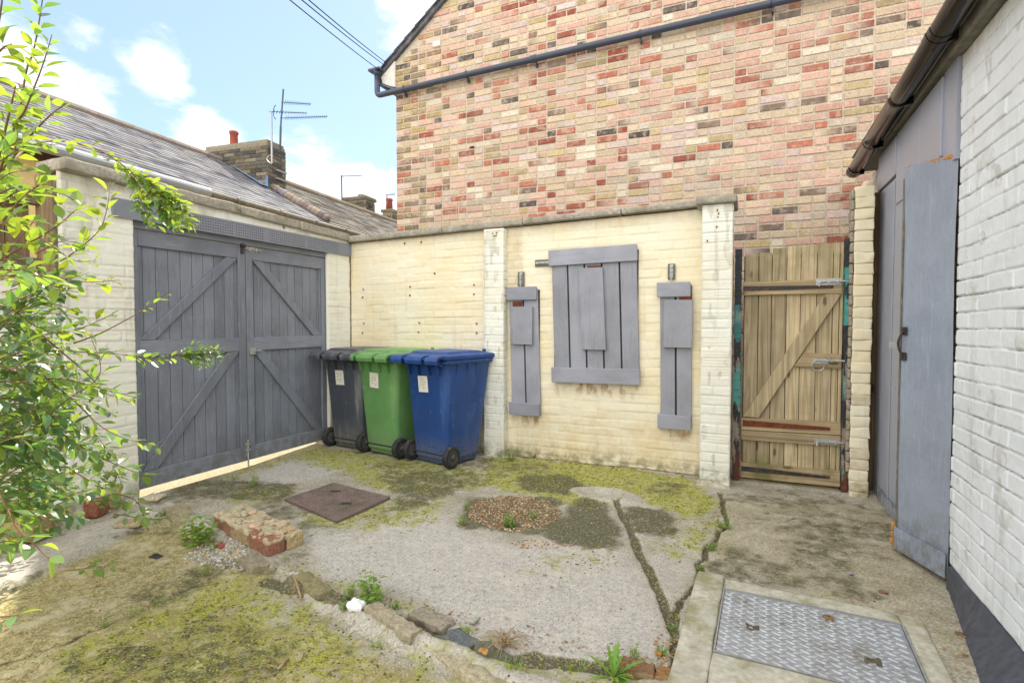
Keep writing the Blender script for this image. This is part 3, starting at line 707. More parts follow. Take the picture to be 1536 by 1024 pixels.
# ================================================================== side wall with the double gates
sw = thing('side_wall', 'pale cream side wall carrying a grey steel lintel over the double gates', 'wall', (XB-0.1, 2.2, 0))
def stain_side(x, y, z):
    s = 0.9*sst(1.52, 1.60, z)*sst(1.72, 1.66, z)*sst(2.12, 1.98, y)
    s = np.maximum(s, 0.55*sst(1.25, 1.5, z)*sst(2.2, 1.9, y)*(vnoise(y*9, z*9, 5)))
    s = np.maximum(s, 0.4*(vnoise(y*3, z*2, 8) > 0.62)*sst(1.0, 1.6, z))
    return np.maximum(s, 0.5*sst(0.2, 0.0, z))
ex = MB()
ex.box((XB-0.22, 1.97, -0.1), (XB-0.02, 2.40, 2.28)); ex.box((XB-0.22, 4.37, -0.1), (XB-0.02, 4.695, 2.19))
ex.box((XB-0.22, 0.1, -0.1), (XB-0.02, 1.96, 1.58)); ex.box((XB-0.22, 2.41, 2.16), (XB-0.02, 4.36, 2.20))
Uy = (0, 1, 0)
panels_object('brickwork', [
    dict(O=(XB, 1.955, -0.05), U=Uy, V=(0, 0, 1), N=(1, 0, 0), w=0.455, h=2.35, res=0.008, seed=31, stain=stain_side, off=0.08, depth=0.006, flake=0.06),
    dict(O=(XB, 2.30, 2.17), U=Uy, V=(0, 0, 1), N=(1, 0, 0), w=2.40, h=0.13, res=0.010, seed=32, stain=stain_side, shear=None, flake=0.22),
    dict(O=(XB, 4.352, -0.05), U=Uy, V=(0, 0, 1), N=(1, 0, 0), w=0.349, h=2.25, res=0.010, seed=33, off=0.03, depth=0.006),
    dict(O=(XB, 0.2, -0.05), U=Uy, V=(0, 0, 1), N=(1, 0, 0), w=1.75, h=1.66, res=0.010, seed=34, stain=stain_side)],
    [M['cream2']], sw, ex)
random.seed(3)
cy = [1.945, 2.62, 3.28, 3.95, 4.66]
for i in range(4):
    y0, y1 = cy[i]+0.003, cy[i+1]-0.003
    z0 = 2.295-0.029*(y0-1.945); z1 = 2.295-0.029*(y1-1.945)
    mb = MB(); R = rotm('X', math.atan2(z1-z0, y1-y0))
    w = 0.27 if i else 0.34
    rbox(mb, (XB-0.10 if i else XB-0.09, (y0+y1)/2, (z0+z1)/2+0.042), (w, y1-y0, 0.078), 0.009, 0.005, (5, 20, 2), 40+i, rot=R, freq=9)
    mb.build('coping_stone', M['concrete'], sw, smooth=True)
# steel lintel; near-black discs paint the shade in its punched holes
mb = MB(); mb.box((XB-0.10, 2.26, 2.055), (XB+0.022, 4.698, 2.188), 0)
for (a, b) in ((2.75, 3.20), (3.24, 3.52), (3.60, 4.02), (4.06, 4.50)):
    y = a
    while y < b:
        for k in range(5):
            zz = 2.075+k*0.0225; r = 0.0052
            mb.add([(XB+0.0232, y+r*math.cos(t*math.pi/3), zz+r*math.sin(t*math.pi/3)) for t in range(6)], [(0, 1, 2, 3, 4, 5)], 1)
        y += 0.0225
mb.build('lintel', [M['lintel'], M['hole']], sw)
# gate frame
mb = MB()
mb.box((XB-0.11, 2.385, 2.005), (XB-0.03, 4.375, 2.055)); mb.box((XB-0.11, 2.385, 0.05), (XB-0.03, 2.402, 2.003)); mb.box((XB-0.11, 4.352, 0.02), (XB-0.03, 4.374, 2.003))
mb.build('gate_frame', M['gatey'], sw, bevel=0.002)

# two gate leaves
XG = XB-0.085      # back of boards
def leaf(y0, y1, hinge, label):
    t = thing('garage_gate', label, 'gate', (XB-0.06, y0 if hinge == 'l' else y1, 0), 0, 'pair of grey boarded gates')
    z0, z1 = 0.058, 1.998; random.seed(int(y0*10))
    mb = MB(); nb = 10; w = (y1-y0)/nb
    for i in range(nb):
        mb.box((XG, y0+i*w+0.0022, z0+0.01), (XG+0.020+random.uniform(0, .0015), y0+(i+1)*w-0.0022, z1-0.01), 0, (random.random(),)*3+(1,))
    mb.box((XG-0.004, y0+0.01, z0+0.02), (XG-0.001, y1-0.01, z1-0.02), 0, (0, 0, 0, 1))
    mb.build('boards', M['gate'], t, bevel=0.003)
    xf = XG+0.0215; T = 0.024
    ms = y1 if hinge == 'l' else y0
    def st(a, b, nm='stile'):
        m = MB(); m.box((xf, min(a, b), z0), (xf+T, max(a, b), z1), 0, (random.random(),)*3+(1,)); m.build(nm, M['gate'], t, bevel=0.003)
    s = -1 if hinge == 'l' else 1     # direction inwards from meeting edge
    st(ms, ms+s*0.070); hs = y0 if hinge == 'l' else y1; st(hs, hs-s*0.050)
    a, b = (hs-s*0.051, ms+s*0.071); ya, yb = min(a, b), max(a, b)
    for (za, zb) in ((z1-0.118, z1), (1.055, 1.175), (z0, z0+0.125)):
        m = MB(); m.box((xf, ya, za), (xf+T-0.001, yb, zb), 0, (random.random(),)*3+(1,)); m.build('rail', M['gatey'], t, bevel=0.003)
    # thin inner stile beside hinge edge
    m = MB(); m.box((xf, min(hs-s*0.075, hs-s*0.052), 1.177), (xf+0.012, max(hs-s*0.075, hs-s*0.052), z1-0.12), 0, (0.3,)*3+(1,)); m.build('stile_fillet', M['gate'], t, bevel=0.002)
    n = (1, 0, 0)
    for (za, zb) in ((1.177, z1-0.120), (z0+0.127, 1.053)):
        # brace drops from the meeting edge (top) to the hinge edge (bottom); ends cut to the rails
        yt, yb_ = ms+s*0.0715, hs-s*0.053; w_ = 0.112
        if True:
            vs = []
            for x in (xf, xf+T-0.002):
                vs += [(x, yt, zb), (x, yt+s*w_, zb), (x, yb_, za), (x, yb_-s*w_, za)]
            # parallelogram: top corner pair then bottom pair
            q = [vs[0], vs[1], vs[2], vs[3], vs[4], vs[5], vs[6], vs[7]]
            m = MB(); m.add(q, [(0, 1, 2, 3), (7, 6, 5, 4), (0, 4, 5, 1), (1, 5, 6, 2), (2, 6, 7, 3), (3, 7, 4, 0)], 0, (random.random(),)*3+(1,))
            o = m.build('brace', M['gate'], t)
            bm = bmesh.new(); bm.from_mesh(o.data); bmesh.ops.recalc_face_normals(bm, faces=bm.faces); bmesh.ops.bevel(bm, geom=bm.edges[:], offset=0.003, segments=1, affect='EDGES'); bm.to_mesh(o.data); bm.free()
    return t, xf+T
gl, xg = leaf(2.403, 3.369, 'l', 'left leaf of the grey double gates, nearest the shrub')
gr, _ = leaf(3.377, 4.349, 'r', 'right leaf of the grey double gates, behind the charcoal bin')
# gate ironmongery
mb = MB(); mb.box((xg, 3.322, 1.925), (xg+0.008, 3.352, 2.02)); mb.box((xg, 3.318, 1.985), (xg+0.03, 3.356, 2.012)); mb.build('black_hasp', M['ironblk'], gl, bevel=0.002)
mb = MB(); mb.box((xg, 3.385, 1.955), (xg+0.004, 3.50, 1.995)); mb.tube([(xg+0.012, 3.36, 1.975), (xg+0.012, 3.53, 1.972)], 0.008); mb.box((xg+0.004, 3.40, 1.958), (xg+0.020, 3.415, 1.992)); mb.box((xg+0.004, 3.47, 1.958), (xg+0.020, 3.485, 1.992)); mb.build('top_bolt', M['galv'], gr)
q = LX(379, 526, xg); mb = MB(); mb.box((xg, q[1]-0.035, q[2]-0.032), (xg+0.022, q[1]+0.020, q[2]+0.028)); mb.tube([(xg+0.03, q[1]-0.01, q[2]), (xg+0.03, q[1]+0.075, q[2])], 0.007); mb.box((xg, q[1]+0.045, q[2]-0.012), (xg+0.028, q[1]+0.06, q[2]+0.012)); mb.build('gate_latch', M['galv'], gr, bevel=0.002)
q = LX(376, 675, xg); mb = MB(); mb.box((xg, 3.345, 0.10), (xg+0.006, 3.372, 0.225)); mb.tube([(xg+0.014, 3.358, -0.0), (xg+0.014, 3.358, 0.25)], 0.0075); mb.box((xg, 3.335, 0.15), (xg+0.024, 3.381, 0.165)); mb.box((xg, 3.335, 0.205), (xg+0.020, 3.381, 0.216)); mb.build('drop_bolt', M['galv'], gl, bevel=0.001)
mb = MB(); mb.box((xg, 4.315, 1.86), (xg+0.004, 4.345, 1.99)); mb.build('hinge', M['gate'], gr, bevel=0.001)

# ================================================================== timber fence at far left
tf = thing('timber_fence', 'old timber fence panel above the low wall behind the shrub', 'fence', (XB-0.12, 1.2, 1.6))
mb = MB(); random.seed(8)
for i in range(14):
    y = 0.1+i*0.125; mb.box((XB-0.14, y, 1.60), (XB-0.122, y+0.12, 2.12), 0, (random.random(), random.random()*.5, 0, 1))
mb.build('boards', M['fence'], tf, bevel=0.002)
mb = MB(); mb.box((XB-0.115, 1.875, 1.60), (XB-0.04, 1.943, 2.265), 0, (0.4, 0.9, 0, 1)); mb.build('post', M['fence'], tf, bevel=0.004)
mb = MB(); mb.box((XB-0.115, 0.1, 2.06), (XB-0.05, 1.874, 2.16), 0, (0.7, 0.0, 0, 1)); mb.build('rail', M['fence'], tf, bevel=0.004)
mb = MB(); mb.box((XB-0.115, 0.1, 1.64), (XB-0.06, 1.874, 1.72), 0, (0.2, 0.0, 0, 1)); mb.build('rail', M['fence'], tf, bevel=0.004)

# ================================================================== shutters on the wall
def shutter(label, pts, nsl, block, plate, seed, lean=0.0):
    """pts: TL, TR, BR, BL in metres (x,z) on the wall; slats, two battens, hanging block"""
    random.seed(seed); (xl, zt), (xr, _), (xr2, zb), (xl2, _) = pts
    t = thing('wooden_shutter', label, 'shutter', ((xl+xr)/2, YB-0.02, (zb+zt)/2), 0, 'grey timber shutters on the cream wall')
    x0, x1 = min(xl, xl2)+0.012, max(xr, xr2)-0.004; y0 = YB-0.030; sl = (xl2-xl)/(zt-zb)   # lean
    w = (x1-x0)/nsl; bh = 0.145 if nsl > 2 else 0.125
    def q(x, z): return x+sl*(zt-z)-abs(sl)*(zt-zb)*0.5
    for i in range(nsl):
        a, b = x0+i*w+0.0075, x0+(i+1)*w-0.0075; m = MB()
        m.hexa([(q(a, zb), y0, zb+.02), (q(b, zb), y0, zb+.02), (q(b, zb), y0+0.022, zb+.02), (q(a, zb), y0+0.022, zb+.02), (q(a, zt), y0, zt-.02), (q(b, zt), y0, zt-.02), (q(b, zt), y0+0.022, zt-.02), (q(a, zt), y0+0.022, zt-.02)], 0, (random.random(),)*3+(1,))
        m.build('slat', M['shut'], t, bevel=0.002)
    m = MB(); m.box((x0+0.01, y0+0.0225, zb+0.03), (x1-0.01, y0+0.028, zt-0.03), 0); m.build('gap_shade', M['hole'], t)  # near-black sheet added so the slat gaps look shaded
    for (za, zc2) in ((zb, zb+bh-0.005), (zt-bh, zt)):
        m = MB(); c = (random.random(),)*3+(1,)
        dz = 0.012 if nsl > 2 else 0.0
        a, b = x0-0.016, x1+(0.002 if nsl > 2 else -0.012)
        m.hexa([(q(a, za), y0-0.026, za), (q(b, za), y0-0.026, za+dz), (q(b, za), y0-0.001, za+dz), (q(a, za), y0-0.001, za), (q(a, zc2), y0-0.026, zc2), (q(b, zc2), y0-0.026, zc2+dz), (q(b, zc2), y0-0.001, zc2+dz), (q(a, zc2), y0-0.001, zc2)], 0, c)
        m.build('batten', M['shutx'], t, bevel=0.003)
    (bx0, bx1, bz0, bz1, dy, lt) = block; m = MB()
    yb = y0-0.0275-dy
    m.hexa([(bx0+lt, yb, bz0), (bx1+lt, yb, bz0), (bx1+lt, yb+0.024, bz0), (bx0+lt, yb+0.024, bz0), (bx0, yb, bz1), (bx1, yb, bz1), (bx1, yb+0.024, bz1), (bx0, yb+0.024, bz1)], 0, (0.6,)*3+(1,))
    m.build('block', M['shut'], t, bevel=0.003)
    m = MB(); (px0, px1, pz0, pz1) = plate; m.box((px0, y0-0.010, pz0), (px1, y0-0.001, pz1)); m.build('rusty_plate', M['rust'], t)
    return t
def w2(u, v, y=YB-0.03):
    p = WY(u, v, y); return p[0], p[2]
def blk(u0, v0, u1, v1, y):
    a = WY(u0, v0, y); b = WY(u1, v1, y); return a[0], b[0], b[2], a[2]
Yf = YB-0.085
a = blk(866, 402, 902, 525, Yf); pl = blk(881, 399, 901, 408, YB-0.04)
shutter('large grey wooden shutter of five slats in the middle of the wall', [w2(827, 376), w2(953, 365), w2(958, 579), w2(832, 574)], 5, (a[0], a[1]+0.0, a[2], a[3], 0.006, 0.035), pl, 1)
a = blk(766, 460, 797, 517, Yf); pl = blk(769, 454, 783, 460, YB-0.04)
shutter('narrow grey wooden shutter just right of the blue bin', [w2(763, 431), w2(805, 429), w2(810, 624), w2(768, 623)], 2, (a[0], a[1], a[2], a[3], 0.006, -0.003), (pl[0], pl[1], pl[2]-0.01, pl[3]+0.012), 2)
a = blk(995, 450, 1038, 522, Yf); pl = blk(1019, 444, 1038, 450, YB-0.04)
shutter('narrow grey wooden shutter beside the capped pier and timber gate', [w2(988, 424), w2(1038, 420), w2(1038, 645), w2(989, 641)], 2, (a[0], a[1], a[2], a[3], 0.006, 0.0), (pl[0], pl[1], pl[2]-0.01, pl[3]+0.012), 3)
def wallbolt(u0, v0, u1, v1, horiz, label):
    a = WY(u0, v0, YB-0.006); b = WY(u1, v1, YB-0.006); xa, xb = a[0], b[0]; zb, zt = b[2], a[2]
    t = thing('wall_bolt', label, 'bolt', ((xa+xb)/2, YB, (zb+zt)/2), 0, 'metal bolts above the shutters')
    m = MB(); m.box((xa, YB-0.014, zb), (xb, YB-0.006, zt)); m.build('backplate', M['fascia'], t, bevel=0.001)
    m = MB(); cx, cz = (xa+xb)/2, (zb+zt)/2
    if horiz:
        m.box((xa+0.01, YB-0.018, cz-0.012), (xb-0.004, YB-0.0145, cz+0.012)); m.tube([(xa+0.01, YB-0.026, cz), (xb+0.01, YB-0.026, cz)], 0.006)
        for k in (0.2, 0.55, 0.85): m.box((xa+(xb-xa)*k-0.006, YB-0.034, cz-0.012), (xa+(xb-xa)*k+0.006, YB-0.0181, cz+0.012))
    else:
        m.box((cx-0.014, YB-0.018, zb+0.012), (cx+0.014, YB-0.0145, zt-0.008)); m.tube([(cx, YB-0.026, zb-0.03), (cx, YB-0.026, zt-0.02)], 0.006)
        for k in (0.25, 0.55, 0.8): m.box((cx-0.013, YB-0.034, zb+(zt-zb)*k-0.006), (cx+0.013, YB-0.0181, zb+(zt-zb)*k+0.006))
    m.build('bolt', M['galv'], t, bevel=0.001)
wallbolt(803, 390, 827, 399, True, 'horizontal metal bolt on the left edge of the large shutter')
wallbolt(777, 408, 787, 429, False, 'upright metal bolt above the narrow shutter near the bins')
wallbolt(1002, 396, 1013, 419, False, 'upright metal bolt above the narrow shutter near the timber gate')

# ================================================================== timber gate
YT = 4.73
tg = thing('timber_gate', 'weathered bare timber garden gate with diagonal brace between two posts', 'gate', (0.66, YT, 0))
random.seed(17)
gu = [1115, 1136, 1156, 1178, 1199, 1223, 1247, 1257, 1263]
mb = MB()
for i in range(8):
    xa = WY(gu[i], 550, YT)[0]+0.0022; xb = WY(gu[i+1], 550, YT)[0]-0.0022
    zt = {0: 1.862, 1: 1.868, 2: 1.906, 3: 1.910, 4: 1.914, 5: 1.917, 6: 1.920, 7: 1.922}[i]+random.uniform(-.003, .003)
    mb.box((xa, YT, 0.065), (xb, YT+0.02+random.uniform(-.003, .003), zt), 0, (random.random(), random.random(), 0, 1))
mb.build('boards', M['oldwood'], tg, bevel=0.0025)
def ledge(uvs, nm='ledge', th=0.026):
    a = WY(*uvs[0], YT-0.02); b = WY(*uvs[1], YT-0.02); c = WY(*uvs[2], YT-0.02); d = WY(*uvs[3], YT-0.02)  # TL TR BR BL
    m = MB(); y0, y1 = YT-th-0.001, YT-0.001
    m.hexa([(d[0], y0, d[2]), (c[0], y0, c[2]), (c[0], y1, c[2]), (d[0], y1, d[2]), (a[0], y0, a[2]), (b[0], y0, b[2]), (b[0], y1, b[2]), (a[0], y1, a[2])], 0, (random.random(), random.random(), 0, 1))
    return m.build(nm, M['oldwoodx'], tg, bevel=0.0025)
ledge([(1114, 423), (1263, 418), (1263, 440), (1114, 443)])
ledge([(1206, 529), (1262, 531), (1262, 553), (1190, 550)])
ledge([(1112, 626), (1261, 633), (1261, 652), (1112, 644)])
ledge([(1112, 645), (1261, 653), (1261, 669), (1112, 659)], th=0.030)
ledge([(1111, 693), (1260, 706), (1260, 730), (1111, 715)])
# brace
a = WY(1238, 441, YT-0.02); b = WY(1262, 441, YT-0.02); c = WY(1138, 626, YT-0.02); d = WY(1115, 624, YT-0.02)
m = MB(); y0, y1 = YT-0.029, YT-0.001
m.hexa([(d[0], y0, d[2]), (c[0], y0, c[2]), (c[0], y1, c[2]), (d[0], y1, d[2]), (a[0], y0, a[2]), (b[0], y0, b[2]), (b[0], y1, b[2]), (a[0], y1, a[2])], 0, (0.35, 0.5, 0, 1))
m.build('brace', M['oldwood'], tg, bevel=0.0025)
for (u0, v0, u1, v1, w, mt) in ((1115, 433, 1250, 430, 0.042, 'ironblk'), (1114, 634, 1245, 643, 0.05, 'rust'), (1112, 702, 1245, 716, 0.042, 'ironblk')):
    a = WY(u0, v0, YT-0.03); b = WY(u1, v1, YT-0.03); m = MB(); yy = YT-0.0335
    m.hexa([(a[0], yy, a[2]-w/2), (b[0], yy, b[2]-w/4), (b[0], yy+0.005, b[2]-w/4), (a[0], yy+0.005, a[2]-w/2), (a[0], yy, a[2]+w/2), (b[0], yy, b[2]+w/4), (b[0], yy+0.005, b[2]+w/4), (a[0], yy+0.005, a[2]+w/2)])
    for k in range(5):
        x = a[0]+(b[0]-a[0])*(k+0.5)/5; z = a[2]+(b[2]-a[2])*(k+0.5)/5; m.tube([(x, yy-0.003, z), (x, yy, z)], 0.006, 6)
    m.build('strap_hinge', M[mt], tg)
def gbolt(u0, v0, u1, v1, nm):
    a = WY(u0, v0, YT-0.035); b = WY(u1, v1, YT-0.035); zc_ = (a[2]+b[2])/2; yy = YT-0.032; m = MB()
    m.box((a[0], yy-0.004, b[2]), (b[0], yy-0.0005, a[2])); m.tube([(a[0]+0.01, yy-0.012, zc_), (b[0]+0.045, yy-0.012, zc_)], 0.008)
    for k in (0.15, 0.5, 0.85):
        x = a[0]+(b[0]-a[0])*k; m.box((x-0.006, yy-0.022, zc_-0.014), (x+0.006, yy-0.0041, zc_+0.014))
    m.tube([(a[0]+0.02, yy-0.018, zc_), (a[0]+0.02, yy-0.03, zc_-0.035)], 0.006)
    m.build(nm, M['galv'], tg)
gbolt(1224, 418, 1262, 427, 'top_bolt'); gbolt(1221, 657, 1259, 667, 'bottom_bolt')
m = MB(); a = WY(1228, 541, YT-0.035); yy = YT-0.034
m.box((a[0]-0.035, yy-0.004, a[2]-0.022), (a[0]+0.06, yy, a[2]+0.016)); m.tube([(a[0]-0.02, yy-0.014, a[2]+0.004), (a[0]+0.17, yy-0.014, a[2]+0.004)], 0.008)
m.tube([(a[0]+0.05, yy-0.02, a[2]+0.04), (a[0]+0.09, yy-0.02, a[2]-0.005)], 0.009)
R0 = 0.042; cc = (a[0]-0.005, yy-0.02, a[2]-0.035)
m.tube([(cc[0]+R0*math.cos(t*math.pi/8), cc[1], cc[2]+R0*math.sin(t*math.pi/8)) for t in range(17)], 0.0045, 6)
m.build('ring_latch', M['galv'], tg)
m = MB(); m.box((-0.035, YT+0.024, 0.07), (0.645, YT+0.028, 1.85)); m.build('gap_shade', M['hole'], tg)  # near-black sheet painting shade into the gaps between boards
m = MB()
def post(x0, x1, zt, label, teal, seed):
    t = thing('gate_post', label, 'post', ((x0+x1)/2, YT, 0), 0, 'peeling gate posts'); random.seed(seed)
    me_ = MB(); n = 90; ring = []
    for i in range(n+1):
        z = -0.03+(zt+0.03)*i/n; tl = 0.0
        for (a_, b_, s_) in teal:
            if a_ < z < b_: tl = s_
        jt = lambda: random.uniform(-.0025, .0025)
        me_.c.append
        ring.append(([(x0+jt(), YT-0.05+jt(), z), (x1+jt(), YT-0.05+jt(), z), (x1+jt(), YT+0.04, z), (x0+jt(), YT+0.04, z)], tl))
    for i in range(n):
        r0, tl = ring[i]; r1, _ = ring[i+1]
        me_.add(r0+r1, [(0, 1, 5, 4), (1, 2, 6, 5), (2, 3, 7, 6), (3, 0, 4, 7)]+([(4, 5, 6, 7)] if i == n-1 else []), 0, (tl, 0, 0, 1))
    me_.build('timber', M['peel'], t)
    return t
post(-0.104, -0.052, 1.905, 'left gate post with a long teal patch of peeling paint, against the capped pier', [(0.62, 1.05, 1.0), (1.15, 1.45, 0.55), (0.25, 0.6, 0.6)], 1)
post(0.666, 0.706, 1.945, 'right gate post in black and teal peeling paint, against the slim pier', [(1.28, 1.72, 0.95), (0.1, 0.42, 0.8), (0.7, 1.0, 0.35)], 2)
m.box((-0.04, YT-0.008, -0.03), (0.66, YT+0.05, 0.025), 0, (0.3, 0.2, 0, 1))
tag(m.build('timber_threshold', M['oldwoodx'], None, bevel=0.003), 'low timber threshold under the bare timber gate', 'threshold')

# ================================================================== wheelie bins (local: x width, y depth away from wheels, z up)
def rrect(x0, x1, y0, y1, r, z, k=4):
    pts = []
    for (cx, cy, a0) in ((x1-r, y1-r, 0), (x0+r, y1-r, 90), (x0+r, y0+r, 180), (x1-r, y0+r, 270)):
        for i in range(k+1):
            a = math.radians(a0+90*i/k); pts.append((cx+r*math.cos(a), cy+r*math.sin(a), z))
    return pts
def make_bin(mat, label, loc, rz, seed, paper_rot=0.0, lift=0.0):
    random.seed(seed)
    t = thing('wheelie_bin', label, 'wheelie bin', loc, rz, 'wheelie bins against the cream wall')
    m = MB()
    def sec(z, g=0.0):
        f = z/0.98; xw = 0.215+0.062*f; ya = 0.075-0.075*f; yb = 0.50+0.14*f
        return rrect(-xw-g, xw+g, ya-g, yb+g, 0.045+0.02*f, z)
    rings = [sec(z) for z in (0.055, 0.07, 0.16, 0.30, 0.5, 0.7, 0.85, 0.925)]
    rings += [sec(0.93, 0.004), sec(0.934, 0.020), sec(0.968, 0.022), sec(0.972, 0.006)]
    m.loft(rings); nloft = len(m.f)
    # vertical ribs moulded into the body
    for x in (-0.19, 0.19, -0.07, 0.07):
        m.hexa([(x-0.007, -0.016, 0.83), (x+0.007, -0.016, 0.83), (x+0.007, 0.02, 0.83), (x-0.007, 0.02, 0.83), (x-0.007, -0.05, 0.945), (x+0.007, -0.05, 0.945), (x+0.007, 0.02, 0.945), (x-0.007, 0.02, 0.945)])
    for s in (-1, 1):
        for y in (0.14, 0.28, 0.40):
            xw = 0.215+0.062*0.9
            m.hexa([(s*(xw-0.006)-0.004, y-0.005, 0.83), (s*(xw-0.006)+0.004, y-0.005, 0.83), (s*(xw-0.006)+0.004, y+0.005, 0.83), (s*(xw-0.006)-0.004, y+0.005, 0.83),
                    (s*(xw+0.008)-0.008, y-0.005, 0.933), (s*(xw+0.008)+0.008, y-0.005, 0.933), (s*(xw+0.008)+0.008, y+0.005, 0.933), (s*(xw+0.008)-0.008, y+0.005, 0.933)])
    body = m.build('body', M[mat], t, local=True, smooth=False)
    bm = bmesh.new(); bm.from_mesh(body.data); bmesh.ops.recalc_face_normals(bm, faces=bm.faces); bm.to_mesh(body.data); bm.free()
    for i_, p in enumerate(body.data.polygons): p.use_smooth = abs(p.normal.z) < 0.5 and i_ < nloft
    # base skirt with wheel cut-outs
    m = MB(); m.loft([rrect(-0.20, 0.20, 0.10, 0.49, 0.03, 0.012), rrect(-0.215, 0.215, 0.085, 0.505, 0.04, 0.056)]); m.build('base_skirt', M[mat], t, local=True)
    # hinge lugs and handle bar
    m = MB(); m.tube([(-0.235, -0.115, 0.985), (0.235, -0.115, 0.985)], 0.014, 10)
    for x in (-0.225, -0.12, 0.12, 0.225):
        m.hexa([(x-0.010, -0.11, 0.955), (x+0.010, -0.11, 0.955), (x+0.010, 0.02, 0.90), (x-0.010, 0.02, 0.90), (x-0.010, -0.125, 1.0), (x+0.010, -0.125, 1.0), (x+0.010, 0.02, 0.985), (x-0.010, 0.02, 0.985)])
    m.build('handle', M[mat], t, local=True, bevel=0.004, seg=2)
    # lid: two shrouds over the handle, domed top with raised panel, front lip
    m = MB(); zl = 0.975
    def lr(g, z, yb=0.675, ya=-0.045, w=0.302): return rrect(-w+g, w-g, ya+g, yb-g, 0.05, z, 5)
    m.loft([lr(0.0, zl), lr(-0.002, zl+0.030), lr(0.010, zl+0.040), lr(0.045, zl+0.047), lr(0.060, zl+0.048), lr(0.075, zl+0.066, yb=0.60), lr(0.10, zl+0.072, yb=0.58)])
    for (xa, xb) in ((-0.30, -0.155), (-0.105, 0.105), (0.155, 0.30)):
        prof = [(-0.03, zl+0.040), (-0.09, zl+0.040), (-0.135, zl+0.028), (-0.155, zl-0.002), (-0.145, zl-0.035), (-0.125, zl-0.035), (-0.130, zl), (-0.09, zl+0.018), (-0.03, zl+0.015)]
        n = len(prof); vs = [(xa, y, z) for y, z in prof]+[(xb, y, z) for y, z in prof]
        m.add(vs, [(i, (i+1) % n, n+(i+1) % n, n+i) for i in range(n)]+[tuple(range(n-1, -1, -1)), tuple(range(n, 2*n))])
    m.box((-0.29, 0.66, zl-0.004), (0.29, 0.70, zl+0.030))
    m.tube([(0.20, 0.60, zl+0.04), (0.20, 0.60, zl+0.078)], [0.02, 0.017], 10)
    lid = m.build('lid', M[mat], t, local=True, bevel=0.003, seg=1)
    bm = bmesh.new(); bm.from_mesh(lid.data); bmesh.ops.recalc_face_normals(bm, faces=bm.faces); bm.to_mesh(lid.data); bm.free()
    lid.rotation_euler = (lift, 0, 0)
    m = MB(); m.tube([(-0.27, 0.075, 0.1), (0.27, 0.075, 0.1)], 0.011, 8); m.build('axle', M['rubber'], t, local=True)
    for s in (-1, 1):
        w = MB(); x0 = s*0.232; x1 = s*0.285; segs = 28; R = 0.100
        prof = [(x0, 0.062), (x0, R-0.012), (x0+(x1-x0)*0.15, R-0.002), (x0+(x1-x0)*0.5, R), (x0+(x1-x0)*0.85, R-0.002), (x1, R-0.012), (x1, 0.066), (x1-s*0.012, 0.060)]
        rg = [[(x, 0.075+r*math.cos(2*math.pi*k/segs), 0.1+r*math.sin(2*math.pi*k/segs)) for k in range(segs)] for x, r in prof]
        w.loft(rg, cap0=False, cap1=False)
        wh = w.build('wheel', M['rubber'], t, local=True, smooth=True)
        h = MB(); xc = x1-s*0.016
        h.tube([(x0+s*0.006, 0.075, 0.1), (xc, 0.075, 0.1)], [0.058, 0.058], 20)
        h.tube([(xc, 0.075, 0.1), (x1+s*0.010, 0.075, 0.1)], [0.022, 0.015], 12)
        for k in range(10):
            a = 2*math.pi*k/10; c, s_ = math.cos(a), math.sin(a)
            h.obox((xc+s*0.004, 0.075+0.040*c, 0.1+0.040*s_), (0.005, 0, 0), (0, 0.020*c, 0.020*s_), (0, -0.0035*s_, 0.0035*c))
        h.tube([(x1-s*0.010, 0.075+0.058*math.cos(2*math.pi*k/24), 0.1+0.058*math.sin(2*math.pi*k/24)) for k in range(25)], 0.006, 6)
        o = h.build('wheel_hub', M['hub'], wh, local=True)
    # sticker on the wheel side, leaning with the body
    m = MB(); zc_, xc = 0.775, 0.0
    def yb_(z): return 0.075-0.075*z/0.98-0.005
    def P(dx, dz, o=0.0):
        c, s_ = math.cos(paper_rot), math.sin(paper_rot); x = -0.035+dx*c-dz*s_; z = 0.745+dx*s_+dz*c
        return (x, yb_(z)-o, z)
    for (a, b, o) in ((0, 0, 0),):
        m.add([P(-0.062, -0.075), P(0.062, -0.075), P(0.062, 0.075), P(-0.062, 0.075)], [(0, 1, 2, 3)])
    for i in range(7):
        z = 0.05-i*0.016; x = -0.045; 
        while x < 0.035:
            L = random.uniform(0.008, 0.022)
            if random.random() < 0.6: m.add([P(x, z, 0.001), P(x+L, z, 0.001), P(x+L, z+0.004, 0.001), P(x, z+0.004, 0.001)], [(0, 1, 2, 3)], 1)
            x += L+0.006
    m.build('sticker', [M['paper'], M['ink']], t, local=True)
    return t
def binpose(uL, vL, uR, vR):
    a = G(uL, vL); b = G(uR, vR); d = b-a; return (a+b)/2, math.atan2(d[1], d[0])
c, r = binpose(622, 690, 678, 703); rb = -0.23
make_bin('bin_blue', 'blue wheelie bin with dark blue lid, right of the other two', (c[0]-0.035, c[1]-0.075, 0.004), rb, 1, 0.03)
make_bin('bin_green', 'green wheelie bin standing in the middle of the three bins', (-3.31, 4.135, 0.002), -0.17, 2, -0.05)
make_bin('bin_grey', 'charcoal black wheelie bin, nearest the grey gates', (-3.80, 4.20, 0.002), -0.13, 3, 0.02)

